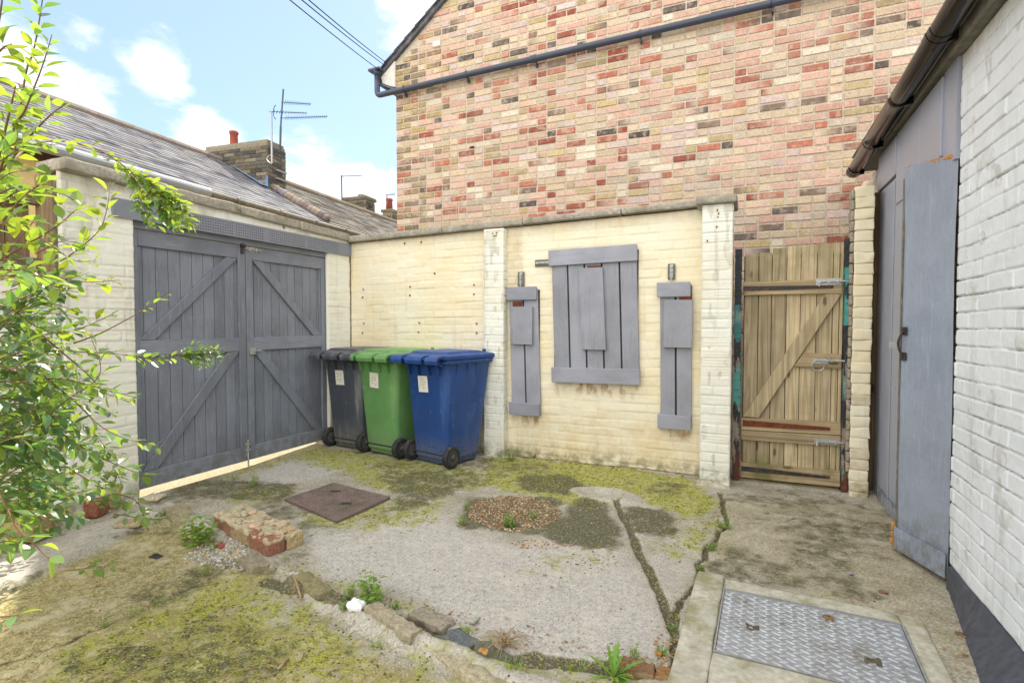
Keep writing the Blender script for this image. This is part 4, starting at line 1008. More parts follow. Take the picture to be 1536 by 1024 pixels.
# ================================================================== gable-ended house behind the wall
YH = 5.75; random.seed(77)
hs = thing('gable_house', 'tall brick house gable in mixed red and yellow bricks behind the wall', 'house', (-1.5, YH+2, 0))
zr = math.atan(0.75); XC = -4.225; ZE = 4.775
def roofz(x): return ZE+(x-XC)*math.tan(zr) if x < -0.5 else ZE+(-0.5-XC)*math.tan(zr)-(x+0.5)*math.tan(zr)
pal = [(srgb(212, 190, 160), 28), (srgb(213, 178, 158), 26), (srgb(208, 164, 146), 16), (srgb(184, 114, 92), 12), (srgb(158, 88, 72), 7), (srgb(196, 174, 126), 8), (srgb(222, 210, 188), 8), (srgb(132, 112, 98), 4), (srgb(96, 86, 80), 4), (srgb(198, 182, 162), 12), (srgb(212, 190, 182), 8), (srgb(174, 154, 116), 3)]
pt = sum(w for _, w in pal)
def pick(x, z):
    r = random.uniform(0, pt)
    for c, w in pal:
        r -= w
        if r <= 0: break
    if x < XC+random.uniform(.1, .9) and random.random() < 0.5: c = random.choice([srgb(150, 132, 104), srgb(176, 152, 100), srgb(128, 112, 92), srgb(160, 128, 100)])
    k = random.uniform(0.86, 1.12); 
    return tuple(min(1, a*k) for a in c)
mb = MB(); cr_ = 0.0768; z = 0.9; row = 0
while z < 7.2:
    x = XC+(0.0 if row % 2 else 0.0); hdr = row % 2
    first = True
    while x < 2.6:
        L = 0.105 if hdr else 0.222
        if first and row % 2 == 0: L = 0.222
        if random.random() < 0.10: L = 0.222 if L < 0.2 else 0.105
        hdr = not hdr
        xa, xb = x, min(x+L, 2.7); first = False
        zt = z+cr_-0.011
        if zt < roofz((xa+xb)/2)-0.10 and zt < roofz(xa)-0.02:
            c = pick(xa, z); c2 = pick(xa, z) if random.random() < 0.22 else c
            dy = random.uniform(-0.004, 0.003); g = random.uniform(0.003, 0.007)
            jz = random.uniform(-.0015, .0015)
            ins = 0.004
            o = [(xa+random.uniform(0, .003), YH, z+jz+random.uniform(0, .003)), (xb-random.uniform(0, .003), YH, z+jz+random.uniform(0, .003)), (xb-random.uniform(0, .003), YH, zt+jz-random.uniform(0, .003)), (xa+random.uniform(0, .003), YH, zt+jz-random.uniform(0, .003))]
            i_ = [(p[0]+(ins if k in (0, 3) else -ins), YH-0.008+dy-random.uniform(0, .002), p[2]+(ins if k < 2 else -ins)) for k, p in enumerate(o)]
            n = len(mb.v); mb.v.extend(o+i_); mb.c.extend([(*c, 1), (*c2, 1), (*c2, 1), (*c, 1)]*2)
            for f in ((0, 1, 5, 4), (1, 2, 6, 5), (2, 3, 7, 6), (3, 0, 4, 7), (4, 5, 6, 7)): mb.f.append(tuple(n+q for q in f)); mb.m.append(0)
        x = xb+0.011
    z += cr_; row += 1
YM = YH-0.002; rz_ = roofz(-0.5)
mb.add([(XC, YM, -0.1), (3.4, YM, -0.1), (3.4, YM, roofz(3.4)-0.02), (-0.5, YM, rz_-0.02), (XC, YM, ZE-0.02)], [(0, 1, 2, 3, 4)], 1)
mb.add([(XC+0.001, YM+.001, -0.1), (XC+0.001, YM+.001, ZE-0.02), (XC+0.001, YM+9, ZE-0.02), (XC+0.001, YM+9, -0.1)], [(0, 1, 2, 3)], 1)
mb.add([(3.4, YM, -0.1), (3.4, YM+9, -0.1), (3.4, YM+9, roofz(3.4)-.02), (3.4, YM, roofz(3.4)-0.02)], [(0, 1, 2, 3)], 1)
mb.build('brick_wall', [M['brick'], M['mortar']], hs)
# roof slabs with overhanging verge and eaves
def roofslab(xa, xb, nm):
    m = MB(); za, zb = roofz(xa), roofz(xb); t = 0.07
    m.hexa([(xa, YH-0.05, za-t), (xb, YH-0.05, zb-t), (xb, YH+9, zb-t), (xa, YH+9, za-t), (xa, YH-0.05, za), (xb, YH-0.05, zb), (xb, YH+9, zb), (xa, YH+9, za)], 0, (0.12, 0.12, 0.14, 1))
    m.build(nm, M['slate'], hs)
roofslab(XC-0.26, -0.5, 'roof'); roofslab(-0.499, 4.0, 'roof')
m = MB(); n = 26
for i in range(n):          # slate edges along the verge
    xa = XC-0.30+i*0.16; xb = xa+0.20
    if xb > -0.5: break
    z0, z1 = roofz(xa), roofz(xb)
    m.hexa([(xa, YH-0.075, z0), (xb, YH-0.075, z1-0.012), (xb, YH+0.12, z1-0.012), (xa, YH+0.12, z0), (xa, YH-0.075, z0+0.022), (xb, YH-0.075, z1+0.004), (xb, YH+0.12, z1+0.004), (xa, YH+0.12, z0+0.022)], 0, (0.10, 0.10, 0.12, 1))
m.build('verge_slates', M['slate'], hs)
m = MB(); a = WY(572, 116, YH-0.02); z0 = roofz(XC)-0.1
m.add([(XC+0.0, YH-0.03, 4.37), (XC, YH-0.03, roofz(XC)-0.075), (XC-0.22, YH-0.03, roofz(XC-0.22)-0.08), (XC-0.19, YH-0.03, 4.43),
       (XC+0.0, YH+0.0, 4.37), (XC, YH+0.0, roofz(XC)-0.075), (XC-0.22, YH+0.0, roofz(XC-0.22)-0.08), (XC-0.19, YH+0.0, 4.43)], [(0, 3, 2, 1), (4, 5, 6, 7), (0, 1, 5, 4), (1, 2, 6, 5), (2, 3, 7, 6), (3, 0, 4, 7)])
m.build('eaves_board', M['whitewood'], hs)
m = MB(); m.bar((XC-0.25, YH-0.035, 4.46), (XC+0.01, YH-0.035, 4.33), 0.025, (0, -1, 0), 0.02); m.box((XC-0.27, YH-0.03, 4.44), (XC-0.225, YH+9, 4.56)); m.build('fascia', M['pipe'], hs)
# downpipe
pp = [WY(565, 122, YH-0.08), WY(565, 141, YH-0.08)]
xe = WY(565, 148, YH-0.08)
m = MB(); zt = 4.53
pth = [(xe[0]+0.01, YH-0.08, zt), (xe[0]+0.01, YH-0.08, 4.33)]
for k in range(1, 6):
    a = math.radians(18*k); pth.append((xe[0]+0.01+0.05*(1-math.cos(a)), YH-0.08, 4.33-0.05*math.sin(a)))
e1 = WY(1155, 12, YH-0.08); e2 = WY(1215, 0, YH-0.08)
pth.append((3.2, YH-0.08, 4.28+(3.2-xe[0])*0.012))
m.tube(pth, 0.036, 14); m.tube([(xe[0]+0.01, YH-0.08, zt), (xe[0]+0.01, YH-0.08, zt+0.06)], [0.036, 0.075], 4)
m.box((xe[0]-0.09, YH-0.14, zt+0.055), (xe[0]+0.09, YH-0.02, zt+0.085))
dp = m.build('downpipe', M['pipe'], hs, smooth=False)
for p in dp.data.polygons: p.use_smooth = len(p.vertices) == 4 and p.index < 14*8
for u in (606, 700, 803, 960, 1158, 1300):
    p = WY(u, 100, YH-0.08); zz = 4.28+(p[0]-xe[0])*0.012; m = MB()
    m.tube([(p[0]-0.012, YH-0.08, zz), (p[0]+0.012, YH-0.08, zz)], 0.043, 14); m.box((p[0]-0.008, YH-0.08, zz-0.075), (p[0]+0.008, YH-0.004, zz-0.035))
    if u in (803,): m.tube([(p[0]-0.06, YH-0.08, zz), (p[0]-0.015, YH-0.08, zz)], 0.041, 14)
    m.build('pipe_bracket', M['pipe'], hs)
for (u, v) in ((655, 66), (708, 221)):
    p = WY(u, v, YH-0.012); m = MB(); rbox(m, (p[0], YH-0.012, p[2]), (0.11 if v < 100 else .06, 0.02, 0.07 if v < 100 else .02), 0.006, 0.004, (4, 2, 3), u, freq=20); m.build('vent_plate' if v < 100 else 'slate_chip', M['whitewood'] if v < 100 else M['hole'], hs)

# ================================================================== terraced outbuildings behind the side wall
th = math.radians(6.4); D_ = np.array([-math.sin(th), math.cos(th), 0]); N_ = np.array([math.cos(th), math.sin(th), 0])
E0 = np.array([-5.70, 2.293, 2.9])
E0 = G(67, 214, 2.9)
RP = math.radians(29); US = -N_*math.cos(RP)+np.array([0, 0, math.sin(RP)]); RN = N_*math.sin(RP)+np.array([0, 0, math.cos(RP)])
SL = 2.42
def onroof(u, v):
    d = ray(u, v); t = np.dot(E0-CAM, RN)/np.dot(d, RN); p = CAM+d*t
    return p, np.dot(p-E0, D_), np.dot(p-E0, US)
def RPt(s, t, o=0.0): return E0+D_*s+US*t+RN*o
sA = onroof(490, 333)[1]; 
hA = thing('slate_roofed_house', 'low terraced house with grey slate roof and pale gutter beyond the gates', 'house', tuple(E0*[1, 1, 0]))
m = MB(); s0, s1 = -3.5, sA; b = E0-N_*0.18
q = [b+D_*s0, b+D_*s1]
m.hexa([(*(q[0]-N_*0.2)[:2], -0.05), (*q[0][:2], -0.05), (*q[1][:2], -0.05), (*(q[1]-N_*0.2)[:2], -0.05), (*(q[0]-N_*0.2)[:2], 2.87), (*q[0][:2], 2.87), (*q[1][:2], 2.87), (*(q[1]-N_*0.2)[:2], 2.87)])
m.build('wall', M['ochre'], hA)
m = MB(); zf = 2.76; c0 = b+N_*0.012
sB = onroof(310, 283)[1]
m.hexa([(*(c0+D_*s0-N_*.01)[:2], zf), (*(c0+D_*s0)[:2], zf), (*(c0+D_*sB)[:2], zf), (*(c0+D_*sB-N_*.01)[:2], zf), (*(c0+D_*s0-N_*.01)[:2], 2.89), (*(c0+D_*s0)[:2], 2.89), (*(c0+D_*sB)[:2], 2.89), (*(c0+D_*sB-N_*.01)[:2], 2.89)])
m.build('fascia', M['darkwood'], hA)
def slates(s0, s1, t0, t1, gauge, wdt, cols, nm, mat, parent, th_=0.008, seed=1, round_=False):
    random.seed(seed); m = MB(); row = 0; t = t0
    m.add([RPt(s0, t0, -0.02), RPt(s1, t0, -0.02), RPt(s1, t1, -0.02), RPt(s0, t1, -0.02)], [(0, 1, 2, 3)], 0, (0.05, 0.05, 0.05, 1))
    while t < t1-0.02:
        s = s0-(row % 2)*wdt/2
        while s < s1:
            a, b_ = max(s, s0)+0.002, min(s+wdt, s1)-0.002
            if b_-a > 0.02:
                k = random.uniform(0.93, 1.05); c = random.choice(cols); c = (c[0]*k, c[1]*k, c[2]*k, 1)
                l = random.uniform(-.001, .001)+(0.004 if random.random() < 0.04 else 0); dt = random.uniform(-.004, .004); tt = min(t+gauge+0.02, t1)
                lo, hi = th_+0.004+l, 0.001
                if not round_:
                    p = [RPt(a, t+dt, lo-th_), RPt(b_, t+dt+random.uniform(-.003, .003), lo-th_), RPt(b_, tt, hi-th_), RPt(a, tt, hi-th_), RPt(a, t+dt, lo), RPt(b_, t+dt, lo), RPt(b_, tt, hi), RPt(a, tt, hi)]
                    m.hexa(p, 0, c)
                else:
                    w_ = (b_-a); prof = [(0, 0), (0.15, 0.022), (0.35, 0.034), (0.55, 0.022), (0.7, 0.004), (1.0, 0.0)]
                    vs = [RPt(a+w_*f, t+dt, lo+h) for f, h in prof]+[RPt(a+w_*f, tt, hi+h*0.9) for f, h in prof]+[RPt(a+w_*f, t+dt, lo+h-0.018) for f, h in prof]
                    n = len(prof); m.add(vs, [(i, i+1, n+i+1, n+i) for i in range(n-1)]+[(2*n+i, 2*n+i+1, i+1, i) for i in range(n-1)], 0, c)
            s += wdt
        t += gauge; row += 1
    return m.build(nm, mat, parent)
greys = [tuple(0.66*c for c in q) for q in (srgb(148, 147, 150), srgb(132, 130, 134), srgb(162, 160, 160), srgb(120, 118, 124), srgb(154, 150, 148))]
slates(-3.5, sA, 0.0, SL, 0.125, 0.22, greys, 'roof', M['slate'], hA, 0.003, 5)
m = MB()
for i in range(24):
    a = -3.5+i*0.45
    if a > sA: break
    m.tube([RPt(a, SL, 0.015), RPt(min(a+0.445, sA), SL, 0.015)], 0.055, 8, col=(*srgb(150, 136, 124), 1))
m.build('ridge', M['slate'], hA)
m = MB(); m.add([RPt(-3.5, SL, -.02), RPt(sA, SL, -.02), RPt(sA, SL, -.02)-N_*2.6-np.array([0, 0, 1.5]), RPt(-3.5, SL, -.02)-N_*2.6-np.array([0, 0, 1.5])], [(0, 1, 2, 3)], 0, (*srgb(120, 116, 120), 1)); m.build('rear_roof', M['slate'], hA)
m = MB(); g0 = E0+N_*0.03-np.array([0, 0, 0.045]); m.tube([g0+D_*-3.5, g0+D_*sB], 0.052, 12); m.build('gutter', M['pvcgrey'], hA)
m = MB(); m.tube([g0+D_*(sB+0.01)-np.array([0, 0, .005]), g0+D_*(sA+3.0)-np.array([0, 0, .01])], 0.040, 12)
for k in range(6): a = g0+D_*(sB+0.4+k*0.75)-np.array([0, 0, .006]); m.tube([a, a+D_*0.03], 0.05, 12)
m.build('black_gutter', M['fascia'], hA)
# second house, tiled
hB = thing('tiled_roof_house', 'terraced house with ribbed brown tiled roof next to the slate roof', 'house', tuple((E0+D_*sA)*[1, 1, 0]))
cB = [tuple(0.9*c for c in q) for q in (srgb(144, 138, 128), srgb(126, 120, 112), srgb(158, 152, 140), srgb(108, 102, 96))]
slates(sA+0.02, sA+8.0, 0.0, SL-0.02, 0.115, 0.27, cB, 'roof', M['slate'], hB, 0.008, 6)
m = MB(); q = [b+D_*(s1+0.003), b+D_*(s1+8)]
m.hexa([(*(q[0]-N_*0.2)[:2], -0.05), (*q[0][:2], -0.05), (*q[1][:2], -0.05), (*(q[1]-N_*0.2)[:2], -0.05), (*(q[0]-N_*0.2)[:2], 2.865), (*q[0][:2], 2.865), (*q[1][:2], 2.865), (*(q[1]-N_*0.2)[:2], 2.865)])
m.build('wall', M['ochre'], hB)
m = MB(); m.tube([RPt(sA+0.02, SL, 0.01), RPt(sA+8, SL, 0.01)], 0.07, 8, col=(*srgb(140, 126, 110), 1)); m.build('ridge', M['slate'], hB)
m = MB(); m.add([RPt(sA, SL, -.02), RPt(sA+8, SL, -.02), RPt(sA+8, SL, -.02)-N_*2.6-np.array([0, 0, 1.5]), RPt(sA, SL, -.02)-N_*2.6-np.array([0, 0, 1.5])], [(0, 1, 2, 3)], 0, (*srgb(120, 106, 90), 1)); m.build('rear_roof', M['slate'], hB)
# verge of mortar-bedded tiles between the two roofs
m = MB(); random.seed(9)
pv = [onroof(402, 281), onroof(491, 333)]
for i in range(16):
    f0, f1 = i/16, (i+1)/16
    a = RPt(pv[0][1]*(1-f0)+pv[1][1]*f0, pv[0][2]*(1-f0)+pv[1][2]*f0, 0.04); b_ = RPt(pv[0][1]*(1-f1)+pv[1][1]*f1, pv[0][2]*(1-f1)+pv[1][2]*f1, 0.04)
    m.tube([a, b_], [0.072+random.uniform(-.01, .01), 0.06], 8, col=(*srgb(*random.choice([(132, 116, 110), (112, 100, 100), (150, 134, 118)])), 1))
m.build('party_verge', M['slate'], hB, smooth=True)

# chimneys
def brickstack(mb, O, ax, ay, w, d, z0, z1, seed, cols, base=None, ch=0.075, m=0):
    """stack of four brick faces; O centre, ax, ay unit vectors"""
    random.seed(seed); O = np.array([O[0], O[1], 0.0]); up = np.array([0, 0, 1.0])
    mb.obox(O+up*(z0+z1)/2, ax*(w/2-0.008), ay*(d/2-0.008), up*(z1-z0)/2, m, (*srgb(140, 130, 112), 1))
    n = int((z1-z0)/ch)
    for i in range(n):
        z = z0+i*ch+ch/2
        for (A, B, W, Dd) in ((ax, -ay, w, d), (ax, ay, w, d), (ay, ax, d, w), (ay, -ax, d, w)):
            x = -W/2+(0.11 if i % 2 else 0)-0.22
            while x < W/2:
                a, b_ = max(x, -W/2), min(x+0.212, W/2)
                if b_-a > 0.03:
                    c = random.choice(cols); k = random.uniform(0.75, 1.2)
                    mb.obox(O+up*z+A*(a+b_)/2+B*(Dd/2-0.004+random.uniform(-.003, .003)), A*(b_-a)/2, B*0.006, up*(ch/2-0.005), m, (c[0]*k, c[1]*k, c[2]*k, 1))
                x += 0.222
sooty = [srgb(122, 114, 100), srgb(102, 97, 88), srgb(138, 126, 104), srgb(88, 85, 80), srgb(116, 106, 86)]
# near corner of stack where the flashing meets the verge
pn = onroof(402, 283)[0]; pf = onroof(354, 252)[0]
pl_ = CAM+ray(306, 236)*(np.dot(pn-CAM, D_)/np.dot(ray(306, 236), D_)); wid = float(np.dot(pn-pl_, N_)); dep = 0.42
ztop = LX(402, 214, pn[0])[2]
print('chimney', pn, pf, wid, ztop)
cO = pn-N_*wid/2+D_*dep/2
ch = thing('chimney', 'wide sooty brick chimney stack with one red pot on the slate roof', 'chimney', (cO[0], cO[1], 3.2))
mb = MB(); brickstack(mb, cO, N_, D_, wid, dep, 3.0, ztop+0.01, 3, sooty, ch=0.062)
mb.build('stack', M['brickdark'], ch)
m = MB(); up = np.array([0, 0, 1.])
m.obox(np.array([cO[0], cO[1], ztop+0.03]), N_*(wid/2-0.02), D_*(dep/2-0.02), up*0.03, 0, (*srgb(150, 140, 120), 1)); m.build('flaunching', M['stone'], ch)
pq = pn-N_*(wid-0.35)+D_*dep/2
d_ = ray(351, 212); tt = np.dot(pq-CAM, D_)/np.dot(d_, D_); pq = CAM+d_*tt
m = MB(); prf = [(0.075, 0), (0.068, 0.05), (0.062, 0.26), (0.075, 0.27), (0.075, 0.31), (0.062, 0.315), (0.055, 0.30), (0.05, 0.1)]
hp = 0.78
m.loft([[(pq[0]+r*1.0*math.cos(2*math.pi*k/18), pq[1]+r*1.0*math.sin(2*math.pi*k/18), ztop+0.03+z*1.0) for k in range(18)] for r, z in prf], cap1=False)
m.build('chimney_pot', M['terracotta'], ch, smooth=True)
m = MB(); stp = 9
for i in range(stp):
    f0, f1 = i/stp, (i+1.15)/stp
    A = pf*(1-f0)+pn*f0; B = pf*(1-f1)+pn*f1; off = -D_*0.012
    m.hexa([tuple(A+off-RN*.0), tuple(B+off), tuple(B+off+D_*.006), tuple(A+off+D_*.006), (*(A+off)[:2], A[2]+0.16), (*(B+off)[:2], A[2]+0.16), (*(B+off+D_*.006)[:2], A[2]+0.16), (*(A+off+D_*.006)[:2], A[2]+0.16)])
m.hexa([tuple(pf-D_*0.16+RN*.028), tuple(pn-D_*0.16+RN*.028), tuple(pn-D_*.006+RN*.03), tuple(pf-D_*.006+RN*.03), tuple(pf-D_*0.16+RN*.034), tuple(pn-D_*0.16+RN*.034), tuple(pn-D_*.006+RN*.036), tuple(pf-D_*.006+RN*.036)])
m.build('lead_flashing', M['lead'], ch)
def chimney2(u0, u1, vb, vt, dist, label, pot=None, seed=1, dep=0.45):
    a = PD(u0, vb, dist); b_ = PD(u1, vb, dist); w = float(np.linalg.norm(b_-a)); zt = PD((u0+u1)/2, vt, dist)[2]; zb = a[2]-0.6
    cO = (a+b_)/2; t = thing('chimney', label, 'chimney', (cO[0], cO[1], zb), 0)
    ww = w*0.85; mb = MB(); brickstack(mb, cO, N_, D_, ww, dep, zb, zt-0.10, seed, [tuple(0.8*c for c in q) for q in sooty]); brickstack(mb, cO, N_, D_, ww+0.08, dep+0.08, zt-0.099, zt, seed+1, sooty)
    mb.build('stack', M['brickdark'], t)
    if pot:
        p = PD(pot[0], vt, dist); h = pot[1]; m = MB()
        m.loft([[(p[0]+r*math.cos(2*math.pi*k/14), p[1]+r*math.sin(2*math.pi*k/14), zt+z) for k in range(14)] for r, z in ((0.13, 0), (0.11, h*0.8), (0.13, h*0.82), (0.13, h), (0.08, h))])
        m.build('chimney_pot', M['terracotta'] if pot[2] else M['concrete'], t, smooth=True)
    return t, cO, zt
chimney2(516, 562, 325, 298, 15.5, 'small square brick chimney on the tiled roof ridge', (543, 0.10, 0), 7)
chimney2(576, 596, 345, 316, 19.0, 'far narrow brick chimney with red pot beside the gable corner', (584, 0.42, 1), 9)
# aerials
def tri(m, a, b_, r): m.tube([a, b_], r, 6)
pm_ = pn+D_*0.30+N_*0.06
ta = thing('tv_aerial', 'tall dark television mast with two horizontal arrays on the chimney', 'aerial', (pm_[0], pm_[1], 3.0))
dm = float(np.dot(pm_-CAM, FW))
def AP(u, v, dd=0.0): return PD(u, v, dm+dd)
m = MB(); tri(m, AP(419, 277), AP(421, 190), 0.018); tri(m, AP(421, 190), AP(425, 134), 0.014); m.build('mast', M['aerial'], ta)
m = MB()
for k in (258, 270): m.obox(AP(419.5, k), N_*0.05, D_*0.12, np.array([0, 0, 0.012]))
m.build('mast_clamp', M['galv'], ta)
def yagi(t, a, b_, n, l, nm='aerial_array'):
    m = MB(); m.tube([a, b_], 0.006, 6); d = (b_-a); dn = d/np.linalg.norm(d); side = np.cross(dn, [0, 0, 1.]); side /= np.linalg.norm(side)
    for i in range(n):
        p = a+d*(0.12+0.86*i/(n-1)); l_ = l*(1-0.3*i/n); v_ = side*l_*0.5+np.array([0, 0, 1.])*l_*0.35
        m.tube([p-v_, p+v_], 0.004, 5)
    m.build(nm, M['aerial'], t)
yagi(ta, AP(422, 153.5), AP(466, 156.5, .35), 14, 0.075); yagi(ta, AP(420, 177.5), AP(491, 175, .5), 20, 0.075)
tb = thing('tv_aerial', 'shorter grey television aerial clamped to the side of the chimney', 'aerial', (pn[0], pn[1], 3.0))
pa = lambda u, v, dd=0.0: PD(u, v, dm-0.35+dd)
m = MB(); m.tube([pa(408, 245), pa(407, 168)], 0.016, 6); m.build('mast', M['galv'], tb)
yagi(tb, pa(404, 167.5), pa(460, 170, .4), 12, 0.06)
m = MB(); arc = [pa(414+4*math.sin(math.radians(a))*-1, 168.5+0.0-10.5*math.cos(math.radians(a))) for a in range(0, 181, 20)]
m.tube(arc, 0.007, 5); m.build('reflector', M['aerial'], tb)
m = MB(); m.tube([pa(408, 232)]+[pa(405-5*math.sin(k*.5), 232+k*2.0) for k in range(1, 7)]+[pa(408, 246)], 0.006, 5); m.build('cable', M['galv'], tb)
def faraer(u, v0, v1, ue, ve, dist, label):
    t = thing('tv_aerial', label, 'aerial', tuple(PD(u, v1, dist)))
    m = MB(); m.tube([PD(u, v1, dist), PD(u-0.8, v0, dist)], 0.02, 6); m.build('mast', M['aerial'], t)
    m = MB(); m.tube([PD(u-2, v0+1.5, dist), PD(ue, ve, dist)], 0.010, 5); a, b_ = PD(u+2, v0+1.5, dist), PD(ue, ve, dist)
    for i in range(9): p = a+(b_-a)*i/8; m.tube([p-np.array([0, 0, .04]), p+np.array([0, 0, .04])], 0.006, 4)
    m.build('aerial_array', M['aerial'], t)
faraer(513, 263, 305, 543, 263.5, 15.0, 'thin far aerial standing left of the small square chimney')
faraer(581, 291, 306, 592, 291.5, 18.5, 'tiny far aerial partly hidden by the gable corner')
# overhead cables
M['cable'] = simple('cable_sheath', (0.02, 0.02, 0.022), 0.1, 5, 1.0, 0.0, spec=0.0)
for (u0, v0, u1, v1, lb) in ((571, 107, 450, -3, 'lowest and darkest overhead cable running to the gable eaves'), (578, 99, 468, -3, 'middle overhead cable running to the gable eaves'), (580, 95, 478, -3, 'uppermost overhead cable running to the gable eaves')):
    a = WY(u0, v0, YH-0.03); d = ray(u1, v1); b_ = CAM+d*((3.2-CAM[1])/d[1]); e = a+(b_-a)*3.5
    pts = []
    for i in range(25):
        f = i/24; p = a+(e-a)*f; p[2] -= 0.25*4*f*(1-f)*0.4; pts.append(p)
    m = MB(); m.tube(pts, 0.0042, 6); tag(m.build('overhead_cable', M['cable'], None), lb, 'cable', 'overhead cables')

# ================================================================== right-hand outbuilding
XR = 0.92
ob = thing('outbuilding', 'white painted brick outbuilding with grey boarding and black gutter at right', 'outbuilding', (1.2, 3.0, 0))
def stain_r(x, y, z):
    return np.maximum(0.55*sst(2.40, 2.58, z), 0.5*(vnoise(y*14, z*9, 61) > 0.80)*sst(0.0, 1.0, vnoise(y*40, z*40, 62)*1.4))
ex = MB(); ex.box((XR+0.02, -1.0, -0.1), (XR+0.22, 3.24, 2.60)); ex.box((XR+0.05, 3.24, 0.0), (XR+0.22, 5.6, 2.60))
panels_object('brickwork', [dict(O=(XR, 0.6, 0.115), U=(0, 1, 0), V=(0, 0, 1), N=(-1, 0, 0), w=2.625, h=2.47, res=0.0042, seed=71, depth=0.007, ribs=0.0, crackp=0.62, stain=stain_r, bl=0.235, course=0.0775, wob=1.6)], [M['white']], ob, ex)
V_, F_q, C_ = painted_panel((XR-0.004, 0.6, -0.08), (0, 1, 0), (0, 0, 1), (-1, 0, 0), 2.62, 0.20, 0.01, seed=72, depth=0.003)
# splayed plinth: pushes outwards near the ground
zz = V_[:, 2]; yy_ = V_[:, 1]; V_[:, 0] -= np.clip(0.115-zz, 0, 1)*np.clip((3.22-yy_)*1.3, 0.05, 1.2)*1.0
build_np('plinth', V_, F_q, C_, M['plinth'], ob)
# panels
m = MB(); m.hexa([(XR-0.018, 4.02, 0.0), (XR-0.002, 4.02, 0.0), (XR-0.002, 4.82, -0.0), (XR-0.018, 4.82, 0.0), (XR-0.018, 4.02, 2.29), (XR-0.002, 4.02, 2.29), (XR-0.002, 4.82, 2.29), (XR-0.018, 4.82, 2.29)])
m.build('side_panel', M['panel'], ob, bevel=0.002)
m = MB(); m.box((XR-0.0235, 4.36, 0.0), (XR-0.0185, 4.385, 2.27)); m.box((XR-0.0235, 3.5, 0.0), (XR-0.0185, 4.018, 2.12)); m.build('cover_strip', M['panel'], ob, bevel=0.002)
m = MB(); m.box((XR-0.030, 4.33, 2.305), (XR-0.004, 4.86, 2.56)); m.hexa([(XR-.026, 3.42, 2.165), (XR-.004, 3.42, 2.165), (XR-.004, 3.80, 2.06), (XR-.026, 3.80, 2.06), (XR-.026, 3.42, 2.57), (XR-.004, 3.42, 2.57), (XR-.004, 3.80, 2.57), (XR-.026, 3.80, 2.57)]); m.box((XR-0.026, 3.802, 2.10), (XR-0.004, 4.322, 2.57)); m.build('head_board', M['panel'], ob, bevel=0.002)
m = MB(); m.box((XR+0.01, 3.25, 2.0), (XR+0.03, 4.0, 2.58)); m.build('backing_board', M['fascia'], ob)
m = MB(); m.box((XR-0.014, 3.24, 2.10), (XR+0.04, 3.43, 2.60)); m.build('cover_board', M['panel'], ob)
m = MB(); m.box((XR-0.02, 4.825, -0.02), (XR+0.03, 4.90, 2.3), 0, (0.5, 0.6, 0, 1)); m.box((XR-0.065, 4.84, -0.02), (XR-0.021, 4.90, 2.3), 0, (0.3, 0.3, 0, 1)); m.build('door_jamb', M['fence'], ob)
m = MB(); m.box((XR-0.028, 4.03, 0.004), (XR-0.0265, 4.80, 0.10)); m.box((XR-0.03, 3.52, 0.0), (XR-0.0268, 4.02, 0.09)); m.build('kick_strip', M['sheet'], ob)
# fascia, soffit, gutter
m = MB(); m.box((0.862, -1.0, 2.585), (0.885, 5.35, 2.70)); m.box((0.886, -1.0, 2.588), (1.10, 5.35, 2.606)); m.build('fascia', M['fascia'], ob, bevel=0.002)
m = MB(); m.add([(0.80, -1.0, 2.74), (2.6, -1.0, 3.5), (2.6, 5.4, 3.5), (0.80, 5.4, 2.74), (0.80, -1.0, 2.72), (2.6, -1.0, 3.48), (2.6, 5.4, 3.48), (0.80, 5.4, 2.72)], [(0, 1, 2, 3), (7, 6, 5, 4), (0, 3, 7, 4), (3, 2, 6, 7), (0, 4, 5, 1)], 0, (*srgb(110, 104, 100), 1)); m.build('roof', M['slate'], ob)
gt = MB()
def gut(y): return 2.672-0.028*(y-2.5)*1.05
half = []; ys = [-1.0, 0.5, 2.0, 3.5, 5.28]
def gprof(y, R, o=0.0): return [(0.797+R*math.cos(math.radians(a)), y, gut(y)+R*math.sin(math.radians(a))) for a in range(180, 361, 12)]+[(0.797+(R-0.004)*math.cos(math.radians(a)), y, gut(y)+(R-0.004)*math.sin(math.radians(a))) for a in range(360, 179, -12)]
gt.loft([gprof(y, 0.056) for y in ys]); gt.loft([gprof(5.272, 0.057), gprof(5.285, 0.057)])
n = 16; gt.add(gprof(5.283, 0.0575)[:n], [tuple(range(n))])
gu_ = gt.build('gutter', M['plastic_black'], ob)
bm = bmesh.new(); bm.from_mesh(gu_.data); bmesh.ops.recalc_face_normals(bm, faces=bm.faces); bm.to_mesh(gu_.data); bm.free()
for p in gu_.data.polygons: p.use_smooth = len(p.vertices) == 4
for y, jn in ((3.08, 1), (3.80, 0), (4.55, 0), (5.22, 1), (2.2, 0)):
    m = MB(); m.loft([gprof(y, 0.061), gprof(y+0.022, 0.061)]); 
    if jn: m.loft([gprof(y-0.05, 0.0585), gprof(y-0.002, 0.0585)]); m.loft([gprof(y+0.024, 0.0585), gprof(y+0.075, 0.0585)])
    m.hexa([(0.80, y, gut(y)-0.060), (0.862, y, gut(y)-0.05), (0.862, y+0.02, gut(y)-0.05), (0.80, y+0.02, gut(y)-0.060), (0.80, y, gut(y)-0.052), (0.862, y, gut(y)+0.01), (0.862, y+0.02, gut(y)+0.01), (0.80, y+0.02, gut(y)-0.052)])
    o = m.build('gutter_bracket', M['plastic_black'], ob)
    bm = bmesh.new(); bm.from_mesh(o.data); bmesh.ops.recalc_face_normals(bm, faces=bm.faces); bm.to_mesh(o.data); bm.free()
